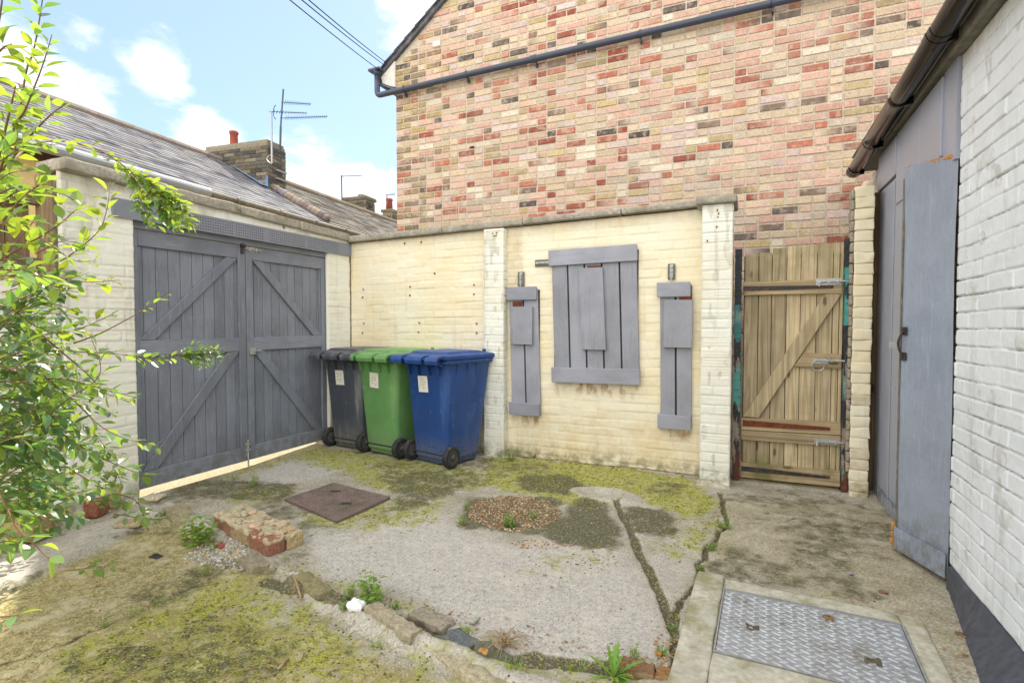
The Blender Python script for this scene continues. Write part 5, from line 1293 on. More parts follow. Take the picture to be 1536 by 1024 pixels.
# sheeted door leaf, slightly ajar
pL = G(1346, 822, 0.03); pR = G(1423, 868, 0.03)
dl = thing('sheeted_door', 'blue grey sheeted door leaf with torn chipboard top standing slightly ajar', 'door', (pR[0], pR[1], 0))
dd = (pL-pR)[:2]; Ld = float(np.hypot(*dd)); dx = np.array([dd[0]/Ld, dd[1]/Ld, 0]); dn = np.array([dx[1]*-1, dx[0], 0]); 
if dn[0] > 0: dn = -dn
nu, nv = 40, 150; uu, vv = np.meshgrid(np.linspace(0, Ld, nu), np.linspace(0, 1, nv), indexing='ij')
zt = 2.125+0.035*uu/Ld+fbm(uu*25, uu*0, 5, 3)*0.012; zb_ = 0.03; ZZ = zb_+(zt-zb_)*vv
dsp = fbm(uu*2.2, ZZ*1.4, 81, 2)*0.010+fbm(uu*7, ZZ*5, 82, 2)*0.0022
P = pR[None, None]*np.array([1, 1, 0])+uu[..., None]*dx+ZZ[..., None]*np.array([0, 0, 1.])+dsp[..., None]*dn+0.011*dn
ff = gridfaces(nu, nv); nrm = np.cross(dx, [0, 0, 1.]); flip = np.dot(nrm, dn) < 0
build_np('sheet_facing', P.reshape(-1, 3), gridfaces(nu, nv, 0, flip), np.full((nu*nv, 4), 0.5, np.float32), M['sheet'], dl)
m = MB(); pr0 = pR*np.array([1, 1, 0]); 
m.obox(pr0+dx*(Ld/2+0.016)+np.array([0, 0, 1.070])-dn*0.010, dx*(Ld/2-0.022), dn*0.007, np.array([0, 0, 1.045])); m.build('board', M['chip'], dl)
m = MB(); random.seed(4)
for i in range(26):
    f = i/25; s_ = random.uniform(0.004, 0.016)*(1.6 if 0.35 < f < 1 or True else 1); z = 2.115+0.035*f
    if random.random() < (0.85 if f < 0.45 else 0.25): rbox(m, tuple(pr0+dx*Ld*f+np.array([0, 0, z+0.004])+dn*0.004), (0.020, 0.012, s_*0.8+0.004), 0.003, 0.004, (2, 2, 2), i, freq=40)
m.build('torn_edge', M['chip'], dl)
m = MB(); m.obox(pr0+dx*(Ld-0.004)+np.array([0, 0, 1.07])+dn*0.004, dx*0.005, dn*0.013, np.array([0, 0, 1.03])); m.build('edge_strip', M['fascia'], dl)
m = MB(); m.obox(pr0+dx*Ld/2+np.array([0, 0, 0.095])+dn*0.019, dx*(Ld/2), dn*0.002, np.array([0, 0, 0.062])); m.build('kick_plate', M['sheet'], dl, bevel=0.001)
hz = CAM[2]-0.05
d_ = ray(1357, 515); tt = np.hypot(*(pL[:2]))/np.hypot(d_[0], d_[1]); zh = (CAM+d_*tt)[2]; ph = pr0+dx*(Ld-0.035)
m = MB()
for dz in (-0.07, 0.07): m.obox(ph+np.array([0, 0, zh+dz])+dn*0.019, dx*0.020, dn*0.003, np.array([0, 0, 0.022]))
m.tube([ph+np.array([0, 0, zh-0.07+0.14*k/10])+dn*(0.021+0.028*math.sin(math.pi*k/10)) for k in range(11)], 0.006, 8)
m.build('handle', M['ironblk'], dl)
m = MB(); m.obox(ph+dx*0.075+np.array([0, 0, zh-0.01])+dn*0.02, dx*0.035, dn*0.003, np.array([0, 0, 0.018])); m.build('hasp', M['galv'], dl)
m = MB(); 
for k in range(2): m.tube([ph+dx*0.05+dn*0.03+np.array([0, 0, zh-0.21-0.035*k+0.016*math.sin(a)])+dx*0.012*math.cos(a) for a in np.linspace(0, 5.2, 12)], 0.002, 5)
m.build('wire_hook', M['galv'], dl)
m = MB(); random.seed(12)
for i in range(7): rbox(m, (pL[0]+0.01+random.uniform(-.02, .02), pL[1]+0.03+random.uniform(-.03, .05), 0.02+i*0.022), (0.04, 0.03, 0.035), 0.006, 0.008, (3, 3, 3), i, freq=25)
m.build('rotten_corner', M['chip'], dl)

# ================================================================== covers in the ground
sl = thing('concrete_surround', 'raised pale concrete slab framing the tread plate cover', 'slab', (0.25, 2.45, 0))
def gpts(*uv, z=0.0): return [G(u, v, z) for u, v in uv]
Sx0, Sx1, Sy0, Sy1 = -0.235, 0.70, 1.80, 2.85
cx0, cx1, cy0, cy1 = -0.10, 0.612, 2.165, 2.715
ca = -0.03; CC = np.array([0.255, 2.44])
def crot(x, y, z):
    dx_, dy_ = x-CC[0], y-CC[1]; return (CC[0]+dx_*math.cos(ca)-dy_*math.sin(ca), CC[1]+dx_*math.sin(ca)+dy_*math.cos(ca), z)
RZ = rotz(ca)
for (x0, x1, y0, y1, i) in ((Sx0, cx0-0.004, Sy0, Sy1, 0), (cx0-0.002, cx1+0.002, cy1+0.004, Sy1-0.02, 1), (cx1+0.004, Sx1, Sy0, Sy1-0.03, 2), (cx0-0.002, cx1+0.002, Sy0, cy0-0.004, 3)):
    m = MB(); h = 0.05; zt = 0.020 if i in (0, 3) else 0.010
    rbox(m, crot((x0+x1)/2, (y0+y1)/2, zt-h/2), (x1-x0, y1-y0, h), 0.008, 0.006, (max(4, int((x1-x0)/.04)), max(4, int((y1-y0)/.04)), 1), 90+i, rot=RZ, freq=7)
    m.build('slab_edge', M['slab'], sl, smooth=True)
m = MB(); t_ = 0.006
for (x0, x1, y0, y1) in ((cx0, cx1, cy0, cy0+t_), (cx0, cx1, cy1-t_, cy1), (cx0, cx0+t_, cy0+t_, cy1-t_), (cx1-t_, cx1, cy0+t_, cy1-t_)):
    a = [crot(x0, y0, -0.03), crot(x1, y0, -0.03), crot(x1, y1, -0.03), crot(x0, y1, -0.03)]; b_ = [crot(*p[:0], x, y, 0.020) for x, y, p in ((x0, y0, ()), (x1, y0, ()), (x1, y1, ()), (x0, y1, ()))]
    m.hexa(a+b_)
m.build('steel_frame', M['galv'], sl)
cv = thing('tread_plate_cover', 'silver patterned steel inspection cover set in the pale concrete slab', 'inspection cover', (*CC, 0.0))
m = MB(); a = [crot(x, y, 0.0) for x, y in ((cx0+.009, cy0+.009), (cx1-.009, cy0+.009), (cx1-.009, cy1-.009), (cx0+.009, cy1-.009))]; b_ = [(p[0], p[1], 0.0165) for p in a]; m.hexa(a+b_)
plate = m.build('plate', M['alloy'], cv)
m = MB(); px_, py_ = 0.050, 0.0215; j = 0
y = cy0+0.022
while y < cy1-0.016:
    i = 0; x = cx0+0.024+(px_/2 if j % 2 else 0)
    while x < cx1-0.02:
        sgn = 1 if j % 2 else -1; L_, w_ = 0.0205, 0.0050; an = sgn*math.radians(24)
        c_, s_ = math.cos(an), math.sin(an); prof = [(-L_, 0), (-L_*.4, -w_), (L_*.4, -w_), (L_, 0), (L_*.4, w_), (-L_*.4, w_)]
        base = [crot(x+p*c_-q_*s_, y+p*s_+q_*c_, 0.0164) for p, q_ in prof]; top = [crot(x+(p*c_-q_*s_)*0.7, y+(p*s_+q_*c_)*0.7, 0.0212) for p, q_ in prof]
        m.add(base+top, [(k, (k+1) % 6, 6+(k+1) % 6, 6+k) for k in range(6)]+[(6, 7, 8, 9, 10, 11)])
        x += px_; i += 1
    y += py_; j += 1
m.build('tread', M['alloyhi'], cv)
for (u, v) in ((1129, 941), (1310, 992)):
    g = G(u, v, 0.018); m = MB(); rbox(m, (g[0], g[1], 0.0205), (0.055, 0.034, 0.008), 0.0035, 0.010, (8, 6, 2), u, (*srgb(96, 88, 74), 1), freq=40); m.build('key_hole_dirt', M['stone'], cv)
mh = thing('manhole_cover', 'rusty brown iron manhole cover with raised studs and two key slots', 'manhole cover', tuple(G(505, 752)))
q = [G(u, v, 0.02) for u, v in ((427, 747), (505, 781), (585, 744), (500, 723))]
q = [np.array(p) for p in q]
m = MB(); m.hexa([(p[0], p[1], -0.03) for p in q]+[(p[0], p[1], 0.018) for p in q]); 
M['castiron'] = simple('rusted_cast_iron', srgb(122, 104, 96), 0.3, 35, 0.8, 0.6, 0.003, dirt=srgb(92, 84, 58), dscale=7, dth=(0.5, 0.65))
def bl4(a, b_): return (q[0]*(1-a)*(1-b_)+q[1]*a*(1-b_)+q[2]*a*b_+q[3]*(1-a)*b_)
for i in range(15):
    for j in range(13):
        if random.random() < 0.12: continue
        p = bl4(0.06+0.88*i/14, 0.06+0.88*j/12); r = 0.0075
        m.tube([(p[0], p[1], 0.0175), (p[0], p[1], 0.0225)], [r, r*0.7], 6)
m.build('plate', M['castiron'], mh)
for (a_, b_) in ((0.30, 0.70), (0.72, 0.45)):
    p = bl4(a_, b_); m = MB(); rbox(m, (p[0], p[1], 0.021), (0.075, 0.026, 0.008), 0.003, 0.004, (6, 3, 2), int(a_*10), rot=rotz(0.4), freq=30); m.build('key_slot', M['hole'], mh)  # near-black lumps painted as the shade inside the slots

# ================================================================== loose masonry
def stone(name, u, v, size, label, cat, rz=0.0, mat='stone', col=(0.42, 0.34, 0.22), r=0.02, amp=0.012, seed=1, zo=None, group=None, tilt=0.0):
    p = gpt(u, v); m = MB()
    R = rotz(rz) @ rotm('X', tilt)
    rbox(m, (p[0], p[1], p[2]+size[2]*0.42 if zo is None else zo), size, r, amp, (7, 6, 5), seed, (*col, 1), rot=R, freq=8)
    return tag(m.build(name, M[mat], None, smooth=True), label, cat, group)
stone('rock', 160, 757, (0.20, 0.17, 0.19), 'rough yellow stone block under the shrub beside the gate', 'rock', 0.5, col=srgb(190, 160, 112), r=0.05, amp=0.03, seed=3)
stone('rock', 40, 800, (0.24, 0.18, 0.22), 'rough pale stone block at the left, half hidden under the shrub', 'rock', 0.2, col=srgb(176, 150, 110), r=0.05, amp=0.035, seed=4)
stone('brick', 128, 768, (0.24, 0.12, 0.12), 'reddish brick lying between the two rough stones', 'brick', 0.45, col=srgb(150, 92, 74), r=0.012, amp=0.006, seed=5)
stone('rubble', 232, 748, (0.14, 0.10, 0.03), 'flat sunlit stone chip at the foot of the gate', 'stone', 0.3, col=srgb(196, 186, 160), r=0.012, amp=0.012, seed=6)
stone('rubble', 196, 784, (0.16, 0.10, 0.03), 'flat pale stone flake lying in front of the yellow stone block', 'stone', 0.5, col=srgb(176, 160, 128), r=0.012, amp=0.01, seed=7)
# low brick stub
b0 = G(318, 797, -0.02); b1 = G(402, 843, -0.02); ang = math.atan2(b1[1]-b0[1], b1[0]-b0[0]); Lb = float(np.hypot(*(b1-b0)[:2]))
bs = thing('broken_brick_wall', 'short broken stub of low brick wall topped with rough mortar', 'brick stub', (b0[0], b0[1], 0))
R = rotz(ang); ux = R @ np.array([1, 0, 0]); uy = R @ np.array([0, 1, 0])
random.seed(2); bc = [srgb(156, 112, 90), srgb(166, 142, 110), srgb(150, 104, 86)]
for row_ in range(2):
    for i in range(3):
        L_ = Lb/3; cpos = b0+ux*(L_*(i+0.5))+uy*(0.055+row_*0.112); cpos[2] = 0.030+0.008*i
        m = MB(); c = bc[i] if row_ == 0 else srgb(190, 168, 124)
        rbox(m, tuple(cpos), (L_-0.012, 0.102, 0.095), 0.010, 0.008, (7, 4, 4), i+row_*7, (*c, 1), rot=R, freq=14); m.build('brick', M['stone'], bs, smooth=True)
m = MB(); cpos = b0+ux*(Lb*0.5)+uy*0.11; cpos[2] = 0.083
rbox(m, tuple(cpos), (Lb-0.01, 0.215, 0.022), 0.006, 0.013, (50, 18, 2), 44, (*srgb(188, 172, 142), 1), rot=R @ rotm('Y', 0.012), freq=24)
for i in range(26):
    cp = b0+ux*(Lb*random.uniform(.05, .96))+uy*random.uniform(.03, .19); cp[2] = 0.096+random.uniform(0, .006)
    rbox(m, tuple(cp), (random.uniform(.02, .12), random.uniform(.02, .05), 0.016), 0.004, 0.009, (8, 4, 2), 60+i, (*srgb(random.randint(176, 200), 172, 142), 1), rot=R @ rotz(random.uniform(-.5, 1.2)), freq=34)
m.build('mortar_cap', M['stone'], bs, smooth=True)
# kerb edging
random.seed(21)
kk = [(382, 842, 0.20, 0.10, 0.07, (150, 140, 118), 'concrete kerb chunk lying against the brick stub', -0.35),
      (270, 772, 0.36, 0.13, 0.06, (160, 148, 120), 'mossy kerb piece between the gate foot and the brick stub', -0.42),
      (470, 880, 0.26, 0.08, 0.035, (140, 130, 96), 'mossy kerb fragment nearest the end of the brick stub', -0.34),
      (588, 938, 0.34, 0.07, 0.04, (168, 156, 132), 'pale kerb fragment just right of the white tissue', -0.34),
      (648, 932, 0.20, 0.09, 0.04, (156, 146, 128), 'pale kerb fragment behind the pale kerb strip', -0.2),
      (690, 962, 0.15, 0.10, 0.045, (104, 108, 110), 'blue grey kerb brick left of the dry root tuft', -0.35),
      (735, 985, 0.17, 0.11, 0.045, (104, 104, 84), 'mossy blue grey kerb brick below the dry root tuft', -0.3),
      (700, 1002, 0.62, 0.07, 0.04, (176, 164, 136), 'long pale concrete kerb strip at the bottom of the view', -0.33),
      (955, 1003, 0.13, 0.09, 0.05, (140, 104, 76), 'mossy orange brick beside the dandelion clump', 0.05),
      (1005, 1012, 0.10, 0.09, 0.05, (150, 112, 70), 'mossy orange brick against the concrete surround', -0.1)]
for i, (u, v, a, b_, c, col, lb, rz) in enumerate(kk):
    p = gpt(u, v); m = MB(); rbox(m, (p[0], p[1], p[2]+c*0.02), (a, b_, c), 0.005, 0.010, (int(a/.012), int(b_/.012), 3), 30+i, (*srgb(*col), 1), rot=rotz(rz) @ rotm('X', random.uniform(-.08, .08)), freq=26)
    tag(m.build('kerb_stone', M['stone'], None, smooth=True), lb, 'kerb stone', 'broken kerb edging')

# pebbles and grit
def pebbles(name, label, polys, n, smin, smax, cols, seed, mat='stone', h=0.6):
    random.seed(seed); m = MB(); k = 0; ico = []
    bmx = bmesh.new(); bmesh.ops.create_icosphere(bmx, subdivisions=1, radius=1.0); iv = [np.array(v.co) for v in bmx.verts]; fi = [tuple(v.index for v in f.verts) for f in bmx.faces]; bmx.free()
    for poly, nn in zip(polys, n):
        P_ = gp(*poly); xs = [p[0] for p in P_]; ys_ = [p[1] for p in P_]; cnt = 0; tries = 0
        while cnt < nn and tries < nn*12:
            tries += 1
            x, y = random.uniform(min(xs), max(xs)), random.uniform(min(ys_), max(ys_))
            if not poly_mask(np.array([[x]]), np.array([[y]]), P_)[0, 0]: continue
            s = random.uniform(smin, smax)*random.uniform(0.6, 1); R_ = rotz(random.uniform(0, 6.3)); sc = np.array([s*random.uniform(.8, 1.5), s, s*random.uniform(.4, .8)])
            c = random.choice(cols); kk_ = random.uniform(.75, 1.15)
            z = gz(x, y)+s*0.25
            m.add([tuple(R_ @ (v*sc)*1.0+np.array([x, y, z])) for v in iv], fi, 0, (c[0]*kk_, c[1]*kk_, c[2]*kk_, 1)); cnt += 1
    return tag(m.build(name, M[mat], None, smooth=True), label, 'gravel', None, 'stuff')
brown = [srgb(196, 156, 112), srgb(176, 132, 92), srgb(206, 176, 140), srgb(150, 108, 76), srgb(216, 196, 164), srgb(130, 104, 84)]
white = [srgb(216, 212, 204), srgb(196, 192, 184), srgb(168, 162, 156), srgb(206, 188, 164), srgb(150, 146, 144)]
pebbles('brown_gravel', 'patch of small brown pebbles in the middle of the yard', [[(702, 762), (722, 748), (752, 743), (800, 745), (826, 752), (842, 765), (838, 778), (810, 792), (770, 798), (730, 790), (704, 778)], [(765, 814), (790, 808), (830, 812), (868, 816), (850, 822), (790, 824)]], [2100, 150], 0.004, 0.0085, brown, 1)
pebbles('white_gravel', 'patch of pale pebbles beside the broken brick stub', [[(300, 808), (330, 800), (385, 825), (372, 848), (320, 842), (272, 832)]], [520], 0.005, 0.012, white, 2)
pebbles('grit', 'loose grit scattered over the concrete', [[(430, 700), (730, 700), (900, 700), (1080, 760), (1080, 850), (900, 820), (640, 790), (440, 800), (240, 760)], [(0, 880), (160, 815), (330, 820), (440, 870), (800, 1040), (0, 1060)], [(1060, 850), (1330, 760), (1480, 1060), (1380, 1000), (1200, 890)], [(470, 800), (900, 820), (1000, 940), (900, 990), (500, 860)]], [900, 900, 350, 260], 0.0018, 0.0048, white[:3]+brown[:4]+[srgb(90, 80, 66)], 3)

# small litter
def blob(name, u, v, size, label, cat, mat, amp=0.01, seed=1, col=(0.5, 0.5, 0.5), freq=25, z=0.0, r=0.004, rz=0.0):
    p = gpt(u, v); m = MB(); rbox(m, (p[0], p[1], p[2]+size[2]/2+z), size, r, amp, (8, 7, 4), seed, (*col, 1), rot=rotz(rz), freq=freq)
    return tag(m.build(name, M[mat], None, smooth=True), label, cat)
blob('crumpled_tissue', 533, 915, (0.075, 0.055, 0.04), 'crumpled white tissue lying among weeds on the kerb line', 'litter', 'tissue', 0.018, 3, freq=38, r=0.012)
blob('tile_chip', 711, 934, (0.030, 0.05, 0.006), 'small pale grey rectangular chip on the bare concrete', 'litter', 'stone', 0.001, 4, srgb(170, 170, 158), z=0.008)
blob('rubber_scrap', 234, 828, (0.07, 0.045, 0.008), 'dark oval rubber scrap on the rough sandy concrete', 'litter', 'rubber', 0.004, 5)
blob('terracotta_shard', 333, 813, (0.055, 0.045, 0.02), 'orange terracotta shard on the pale pebbles', 'litter', 'terracotta', 0.006, 6)
blob('purple_foil', 1278, 862, (0.018, 0.010, 0.004), 'tiny purple foil scrap on the concrete near the sheeted door', 'litter', 'purple', 0.003, 7)
blob('dead_leaf', 1243, 934, (0.035, 0.028, 0.012), 'curled brown dead leaf on the tread plate cover', 'leaf', 'stem', 0.010, 8, freq=50, z=0.018)
blob('dead_leaf', 1325, 888, (0.035, 0.02, 0.010), 'brown dead leaf on the concrete above the tread plate cover', 'leaf', 'stem', 0.008, 9, freq=50)
blob('dead_leaf', 1440, 950, (0.03, 0.02, 0.008), 'brown dead leaf near the black plinth', 'leaf', 'stem', 0.008, 10, freq=50)
blob('dead_leaf', 726, 992, (0.035, 0.022, 0.010), 'orange dead leaf on the long pale kerb strip', 'leaf', 'chip', 0.008, 11, freq=50, z=0.02)
blob('dead_leaf', 988, 985, (0.03, 0.022, 0.010), 'pale orange dead leaf in the crack beside the concrete surround', 'leaf', 'chip', 0.008, 14, freq=50, z=0.01)
for i, (u0, v0, u1, v1, r, lb) in enumerate(((437, 862, 452, 893, .007, 'short reddish stick near the brick stub'), (417, 997, 433, 982, .006, 'short straight stick on the mossy concrete'), (450, 985, 456, 975, .005, 'tiny curled bark strip beside the short stick'), (1360, 1012, 1372, 1003, .004, 'pale wood splinter on the tread plate cover'), (1432, 985, 1452, 985, .004, 'pale wood splinter beside the black plinth'))):
    a, b_ = gpt(u0, v0), gpt(u1, v1); m = MB(); m.tube([(a[0], a[1], a[2]+.01), ((a[0]+b_[0])/2, (a[1]+b_[1])/2+.004, (a[2]+b_[2])/2+.014), (b_[0], b_[1], b_[2]+.01)], [r*.8, r, r*.7], 6)
    tag(m.build('stick', M['dry'], None, smooth=True), lb, 'stick')
random.seed(31); m = MB()
def strand(m, x, y, L_, an, r=0.0012, lift=0.01):
    pts = []; a = an
    for k in range(6):
        pts.append((x, y, gz(x, y)+0.004+lift*math.sin(k/5*math.pi)*random.random())); a += random.uniform(-.5, .5); x += math.cos(a)*L_/5; y += math.sin(a)*L_/5
    m.tube(pts, r, 4)
for i in range(150):
    u = random.gauss(380, 130); v = random.uniform(880, 1040); p = gpt(u, v); strand(m, p[0], p[1], random.uniform(.04, .22), random.uniform(0, 6.28), 0.0009)
tag(m.build('dry_grass_litter', M['dry'], None), 'thin dry stalks strewn over the mossy concrete', 'dry grass', None, 'stuff')
m = MB(); p0 = gpt(758, 966)
for i in range(46):
    a = random.uniform(0, 6.28); L_ = random.uniform(.04, .13); z0 = p0[2]
    m.tube([(p0[0]+random.uniform(-.02, .02), p0[1]+random.uniform(-.02, .02), z0+.01), (p0[0]+math.cos(a)*L_*.5, p0[1]+math.sin(a)*L_*.5, z0+random.uniform(.015, .05)), (p0[0]+math.cos(a)*L_, p0[1]+math.sin(a)*L_, z0+random.uniform(0, .03))], [.002, .0016, .0008], 4)
tag(m.build('dry_root_tuft', M['dry'], None), 'brown dried root tuft on the edge of the bare concrete', 'dried plant')

# ================================================================== foliage
def leafmesh(m, base, d, up, L_, W_, col, fold=0.25, curl=0.15, oval=True):
    d = d/np.linalg.norm(d); side = np.cross(d, up); side /= np.linalg.norm(side)+1e-9; nn = np.cross(side, d)
    prof = [(0, 0.02), (0.18, 0.62), (0.42, 1.0), (0.68, 0.78), (0.88, 0.36), (1.0, 0.0)] if oval else [(0, 0.15), (0.3, 0.7), (0.6, 1.0), (0.85, 0.5), (1, 0)]
    vs = []; 
    for f, w in prof:
        c = base+d*L_*f+nn*(-curl*L_*f*f)
        vs += [c-side*W_*0.5*w+nn*fold*W_*0.5*w, c, c+side*W_*0.5*w+nn*fold*W_*0.5*w]
    fs = []
    for i in range(len(prof)-1):
        a = i*3; fs += [(a, a+1, a+4, a+3), (a+1, a+2, a+5, a+4)]
    m.add(vs, fs, 0, col)
def catmull(P_, n):
    P_ = [np.array(p, float) for p in P_]; P_ = [2*P_[0]-P_[1]]+P_+[2*P_[-1]-P_[-2]]; out = []
    for i in range(1, len(P_)-2):
        for k in range(n):
            t = k/n; a, b_, c, d = P_[i-1:i+3]
            out.append(0.5*((2*b_)+(-a+c)*t+(2*a-5*b_+4*c-d)*t*t+(-a+3*b_-3*c+d)*t**3))
    out.append(P_[-2]); return out
sh_s = MB(); sh_l = MB()
def stemleaf(pts, size, gap=0.045, r0=0.004, r1=0.0012, start=0.1, dens=1.0, hue=0.0, seed=None, wr=0.6, bright=1.0):
    size = size*1.0
    if seed is not None: random.seed(seed)
    C_ = catmull(pts, 8); n = len(C_)
    sh_s.tube(C_, [r0+(r1-r0)*i/(n-1) for i in range(n)], 5)
    acc = 0; L_tot = sum(np.linalg.norm(C_[i+1]-C_[i]) for i in range(n-1)); run = 0; par = random.random()*3
    for i in range(n-1):
        seg = C_[i+1]-C_[i]; l = np.linalg.norm(seg)
        if l < 1e-6: continue
        dr = seg/l; acc += l; run += l
        while acc > gap:
            acc -= gap; f = run/L_tot
            if f < start: continue
            par += 1.57+random.uniform(-.4, .4)
            a = np.cross(dr, [0, 0, 1.]); a = a/(np.linalg.norm(a)+1e-9); b_ = np.cross(a, dr)
            for sgn in (1, -1):
                if random.random() > dens: continue
                o = (a*math.cos(par)+b_*math.sin(par)*0.6)*sgn
                ld = o*0.9+dr*0.55+np.array([0, 0, random.uniform(-.25, .25)])
                up = np.array([random.uniform(-.35, .35), random.uniform(-.35, .35), 1.0])
                s = size*random.uniform(0.65, 1.15)*(0.55 if f > 0.94 else 1.0)
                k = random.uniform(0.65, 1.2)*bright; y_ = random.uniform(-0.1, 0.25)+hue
                base = C_[i]+o*0.004; ld_ = ld/np.linalg.norm(ld); base2 = base+ld_*size*0.12
                sh_s.tube([base, base2], 0.0009, 3, caps=False)
                leafmesh(sh_l, base2, ld_, up, s, s*wr*random.uniform(.85, 1.15), (k*(1+y_), k, k*(1-y_*1.5), 1), random.uniform(.1, .5), random.uniform(-.1, .35))
def px(*a): return [PD(u, v, d) for u, v, d in a]
LS = 0.054
stemleaf(px((20, 240, 1.75), (38, 115, 1.7), (50, 78, 1.7), (59, 31, 1.7), (66, -20, 1.7), (70, -80, 1.7)), LS, 0.034, .0035, seed=1)
stemleaf(px((-10, 290, 1.6), (18, 200, 1.55), (37, 166, 1.5), (53, 127, 1.5), (66, 92, 1.5), (78, 52, 1.5)), LS, 0.032, .0035, seed=2, hue=.1)
stemleaf(px((0, 260, 1.6), (20, 235, 1.6), (49, 200, 1.6), (68, 180, 1.6), (84, 166, 1.6), (100, 155, 1.6)), LS, 0.034, seed=3, hue=.15)
stemleaf(px((-15, 290, 1.5), (10, 186, 1.5), (21, 140, 1.5), (24, 128, 1.5)), LS, 0.034, seed=4, hue=.1)
stemleaf(px((-30, 160, 1.3), (-8, 60, 1.3), (2, 10, 1.3), (6, -50, 1.3)), LS*1.1, 0.04, seed=5, bright=.8)
stemleaf(px((-40, 150, 1.3), (-10, 90, 1.3), (5, 72, 1.3), (18, 66, 1.3)), LS, 0.03, seed=6, hue=.2)
# arching branch with hanging bunch over the lintel
arch = px((0, 260, 1.7), (40, 222, 2.0), (75, 211, 2.2), (110, 214, 2.35), (145, 224, 2.45), (175, 241, 2.5), (200, 262, 2.55), (225, 290, 2.6), (245, 320, 2.6))
stemleaf(arch, LS, 0.05, .006, .002, start=.55, seed=7, hue=.1)
random.seed(40)
for i in range(17):
    u0 = random.uniform(150, 235); v0 = 226+(u0-150)*0.75+random.uniform(-8, 12); u1 = u0+random.uniform(25, 75); v1 = v0+random.uniform(20, 85)
    u1 = min(u1, 296); v1 = min(v1, 348)
    stemleaf(px((u0, v0, 2.5), ((u0+u1)/2+4, (v0+v1)/2-10, 2.5), (u1, v1, 2.52+random.uniform(-.1, .1))), LS*0.92, 0.034, .0022, .0008, start=.0, seed=100+i, hue=.1)
for i in range(9):
    u0 = random.uniform(190, 250); v0 = random.uniform(270, 300)
    stemleaf(px((u0, v0, 2.6), (u0+14, v0+24, 2.58), (u0+random.uniform(15, 40), min(350, v0+random.uniform(38, 62)), 2.58)), LS*0.85, 0.028, .0016, .0008, start=.0, seed=130+i, bright=.8)
for k, (a, sd) in enumerate((
    (((-20, 400, 1.5), (0, 390, 1.5), (81, 342, 1.6), (110, 318, 1.65), (128, 303, 1.7)), 10),
    (((90, 392, 1.9), (105, 383, 1.9), (132, 362, 1.95), (152, 340, 2.0), (162, 305, 2.0), (165, 272, 2.05)), 11),
    (((-20, 415, 1.5), (40, 413, 1.6), (90, 417, 1.7), (130, 423, 1.8), (180, 420, 1.9)), 12),
    (((-10, 300, 1.5), (30, 330, 1.55), (48, 348, 1.6), (80, 370, 1.65), (110, 390, 1.75), (145, 392, 1.8)), 13),
    (((-10, 455, 1.6), (20, 466, 1.7), (60, 492, 1.8), (100, 498, 1.9), (150, 480, 2.0), (178, 465, 2.0)), 14),
    (((0, 540, 1.7), (60, 528, 1.8), (130, 528, 1.9), (205, 534, 2.0), (240, 540, 2.05)), 15),
    (((20, 575, 1.7), (90, 568, 1.8), (160, 585, 1.9), (205, 596, 2.0)), 16),
    (((60, 560, 1.8), (110, 600, 1.9), (150, 638, 2.0), (190, 658, 2.05), (248, 672, 2.1)), 17),
    (((30, 600, 1.8), (100, 655, 1.9), (160, 690, 2.0), (215, 712, 2.1), (232, 716, 2.1)), 18),
    (((0, 740, 1.6), (25, 790, 1.55), (50, 815, 1.55), (75, 838, 1.55), (92, 845, 1.55)), 19),
    (((100, 855, 2.1), (130, 852, 2.1), (168, 848, 2.1)), 20),
    (((-30, 935, 1.3), (0, 925, 1.3), (30, 922, 1.3)), 21),
    (((50, 640, 1.8), (100, 600, 1.8), (150, 560, 1.85), (135, 500, 1.9)), 22),
    (((60, 500, 1.8), (130, 560, 1.95), (160, 590, 2.0), (200, 600, 2.05)), 23),
    (((-10, 350, 1.4), (30, 300, 1.45), (60, 275, 1.5), (75, 250, 1.5)), 24),
    (((-20, 300, 1.5), (30, 280, 1.5), (90, 290, 1.6), (110, 300, 1.65)), 25),
    (((170, 770, 2.7), (200, 775, 2.7), (240, 778, 2.8), (265, 770, 2.9)), 26),
    (((100, 700, 2.2), (160, 735, 2.3), (205, 752, 2.4), (222, 795, 2.5)), 27))):
    stemleaf(px(*a), LS*(1.0 if sd not in (15, 26) else .9), 0.036 if sd not in (19, 21) else .045, .0028, .001, start=.0 if sd > 19 else .1, seed=sd, hue=.05 if sd > 14 else .15)
# long whip with leaves only near the tip, in front of the gate
stemleaf(px((110, 515, 1.9), (150, 500, 1.95), (185, 482, 2.0), (215, 465, 2.05), (235, 450, 2.1), (256, 437, 2.1)), 0.032, 0.03, .0028, .001, start=.62, seed=50, hue=.1)
stemleaf(px((200, 536, 2.0), (240, 538, 2.05), (270, 533, 2.1)), 0.036, 0.02, .0016, .0008, start=.0, seed=51, bright=.9)
for i in range(14):
    random.seed(300+i); u1 = random.uniform(300, 348); v1 = random.uniform(514, 552)
    stemleaf(px((268, 533, 2.1), ((268+u1)/2, (533+v1)/2-3, 2.12), (u1, v1, 2.14)), 0.026, 0.015, .001, .0006, start=.15, seed=310+i, wr=.36, bright=.9, hue=-.1)
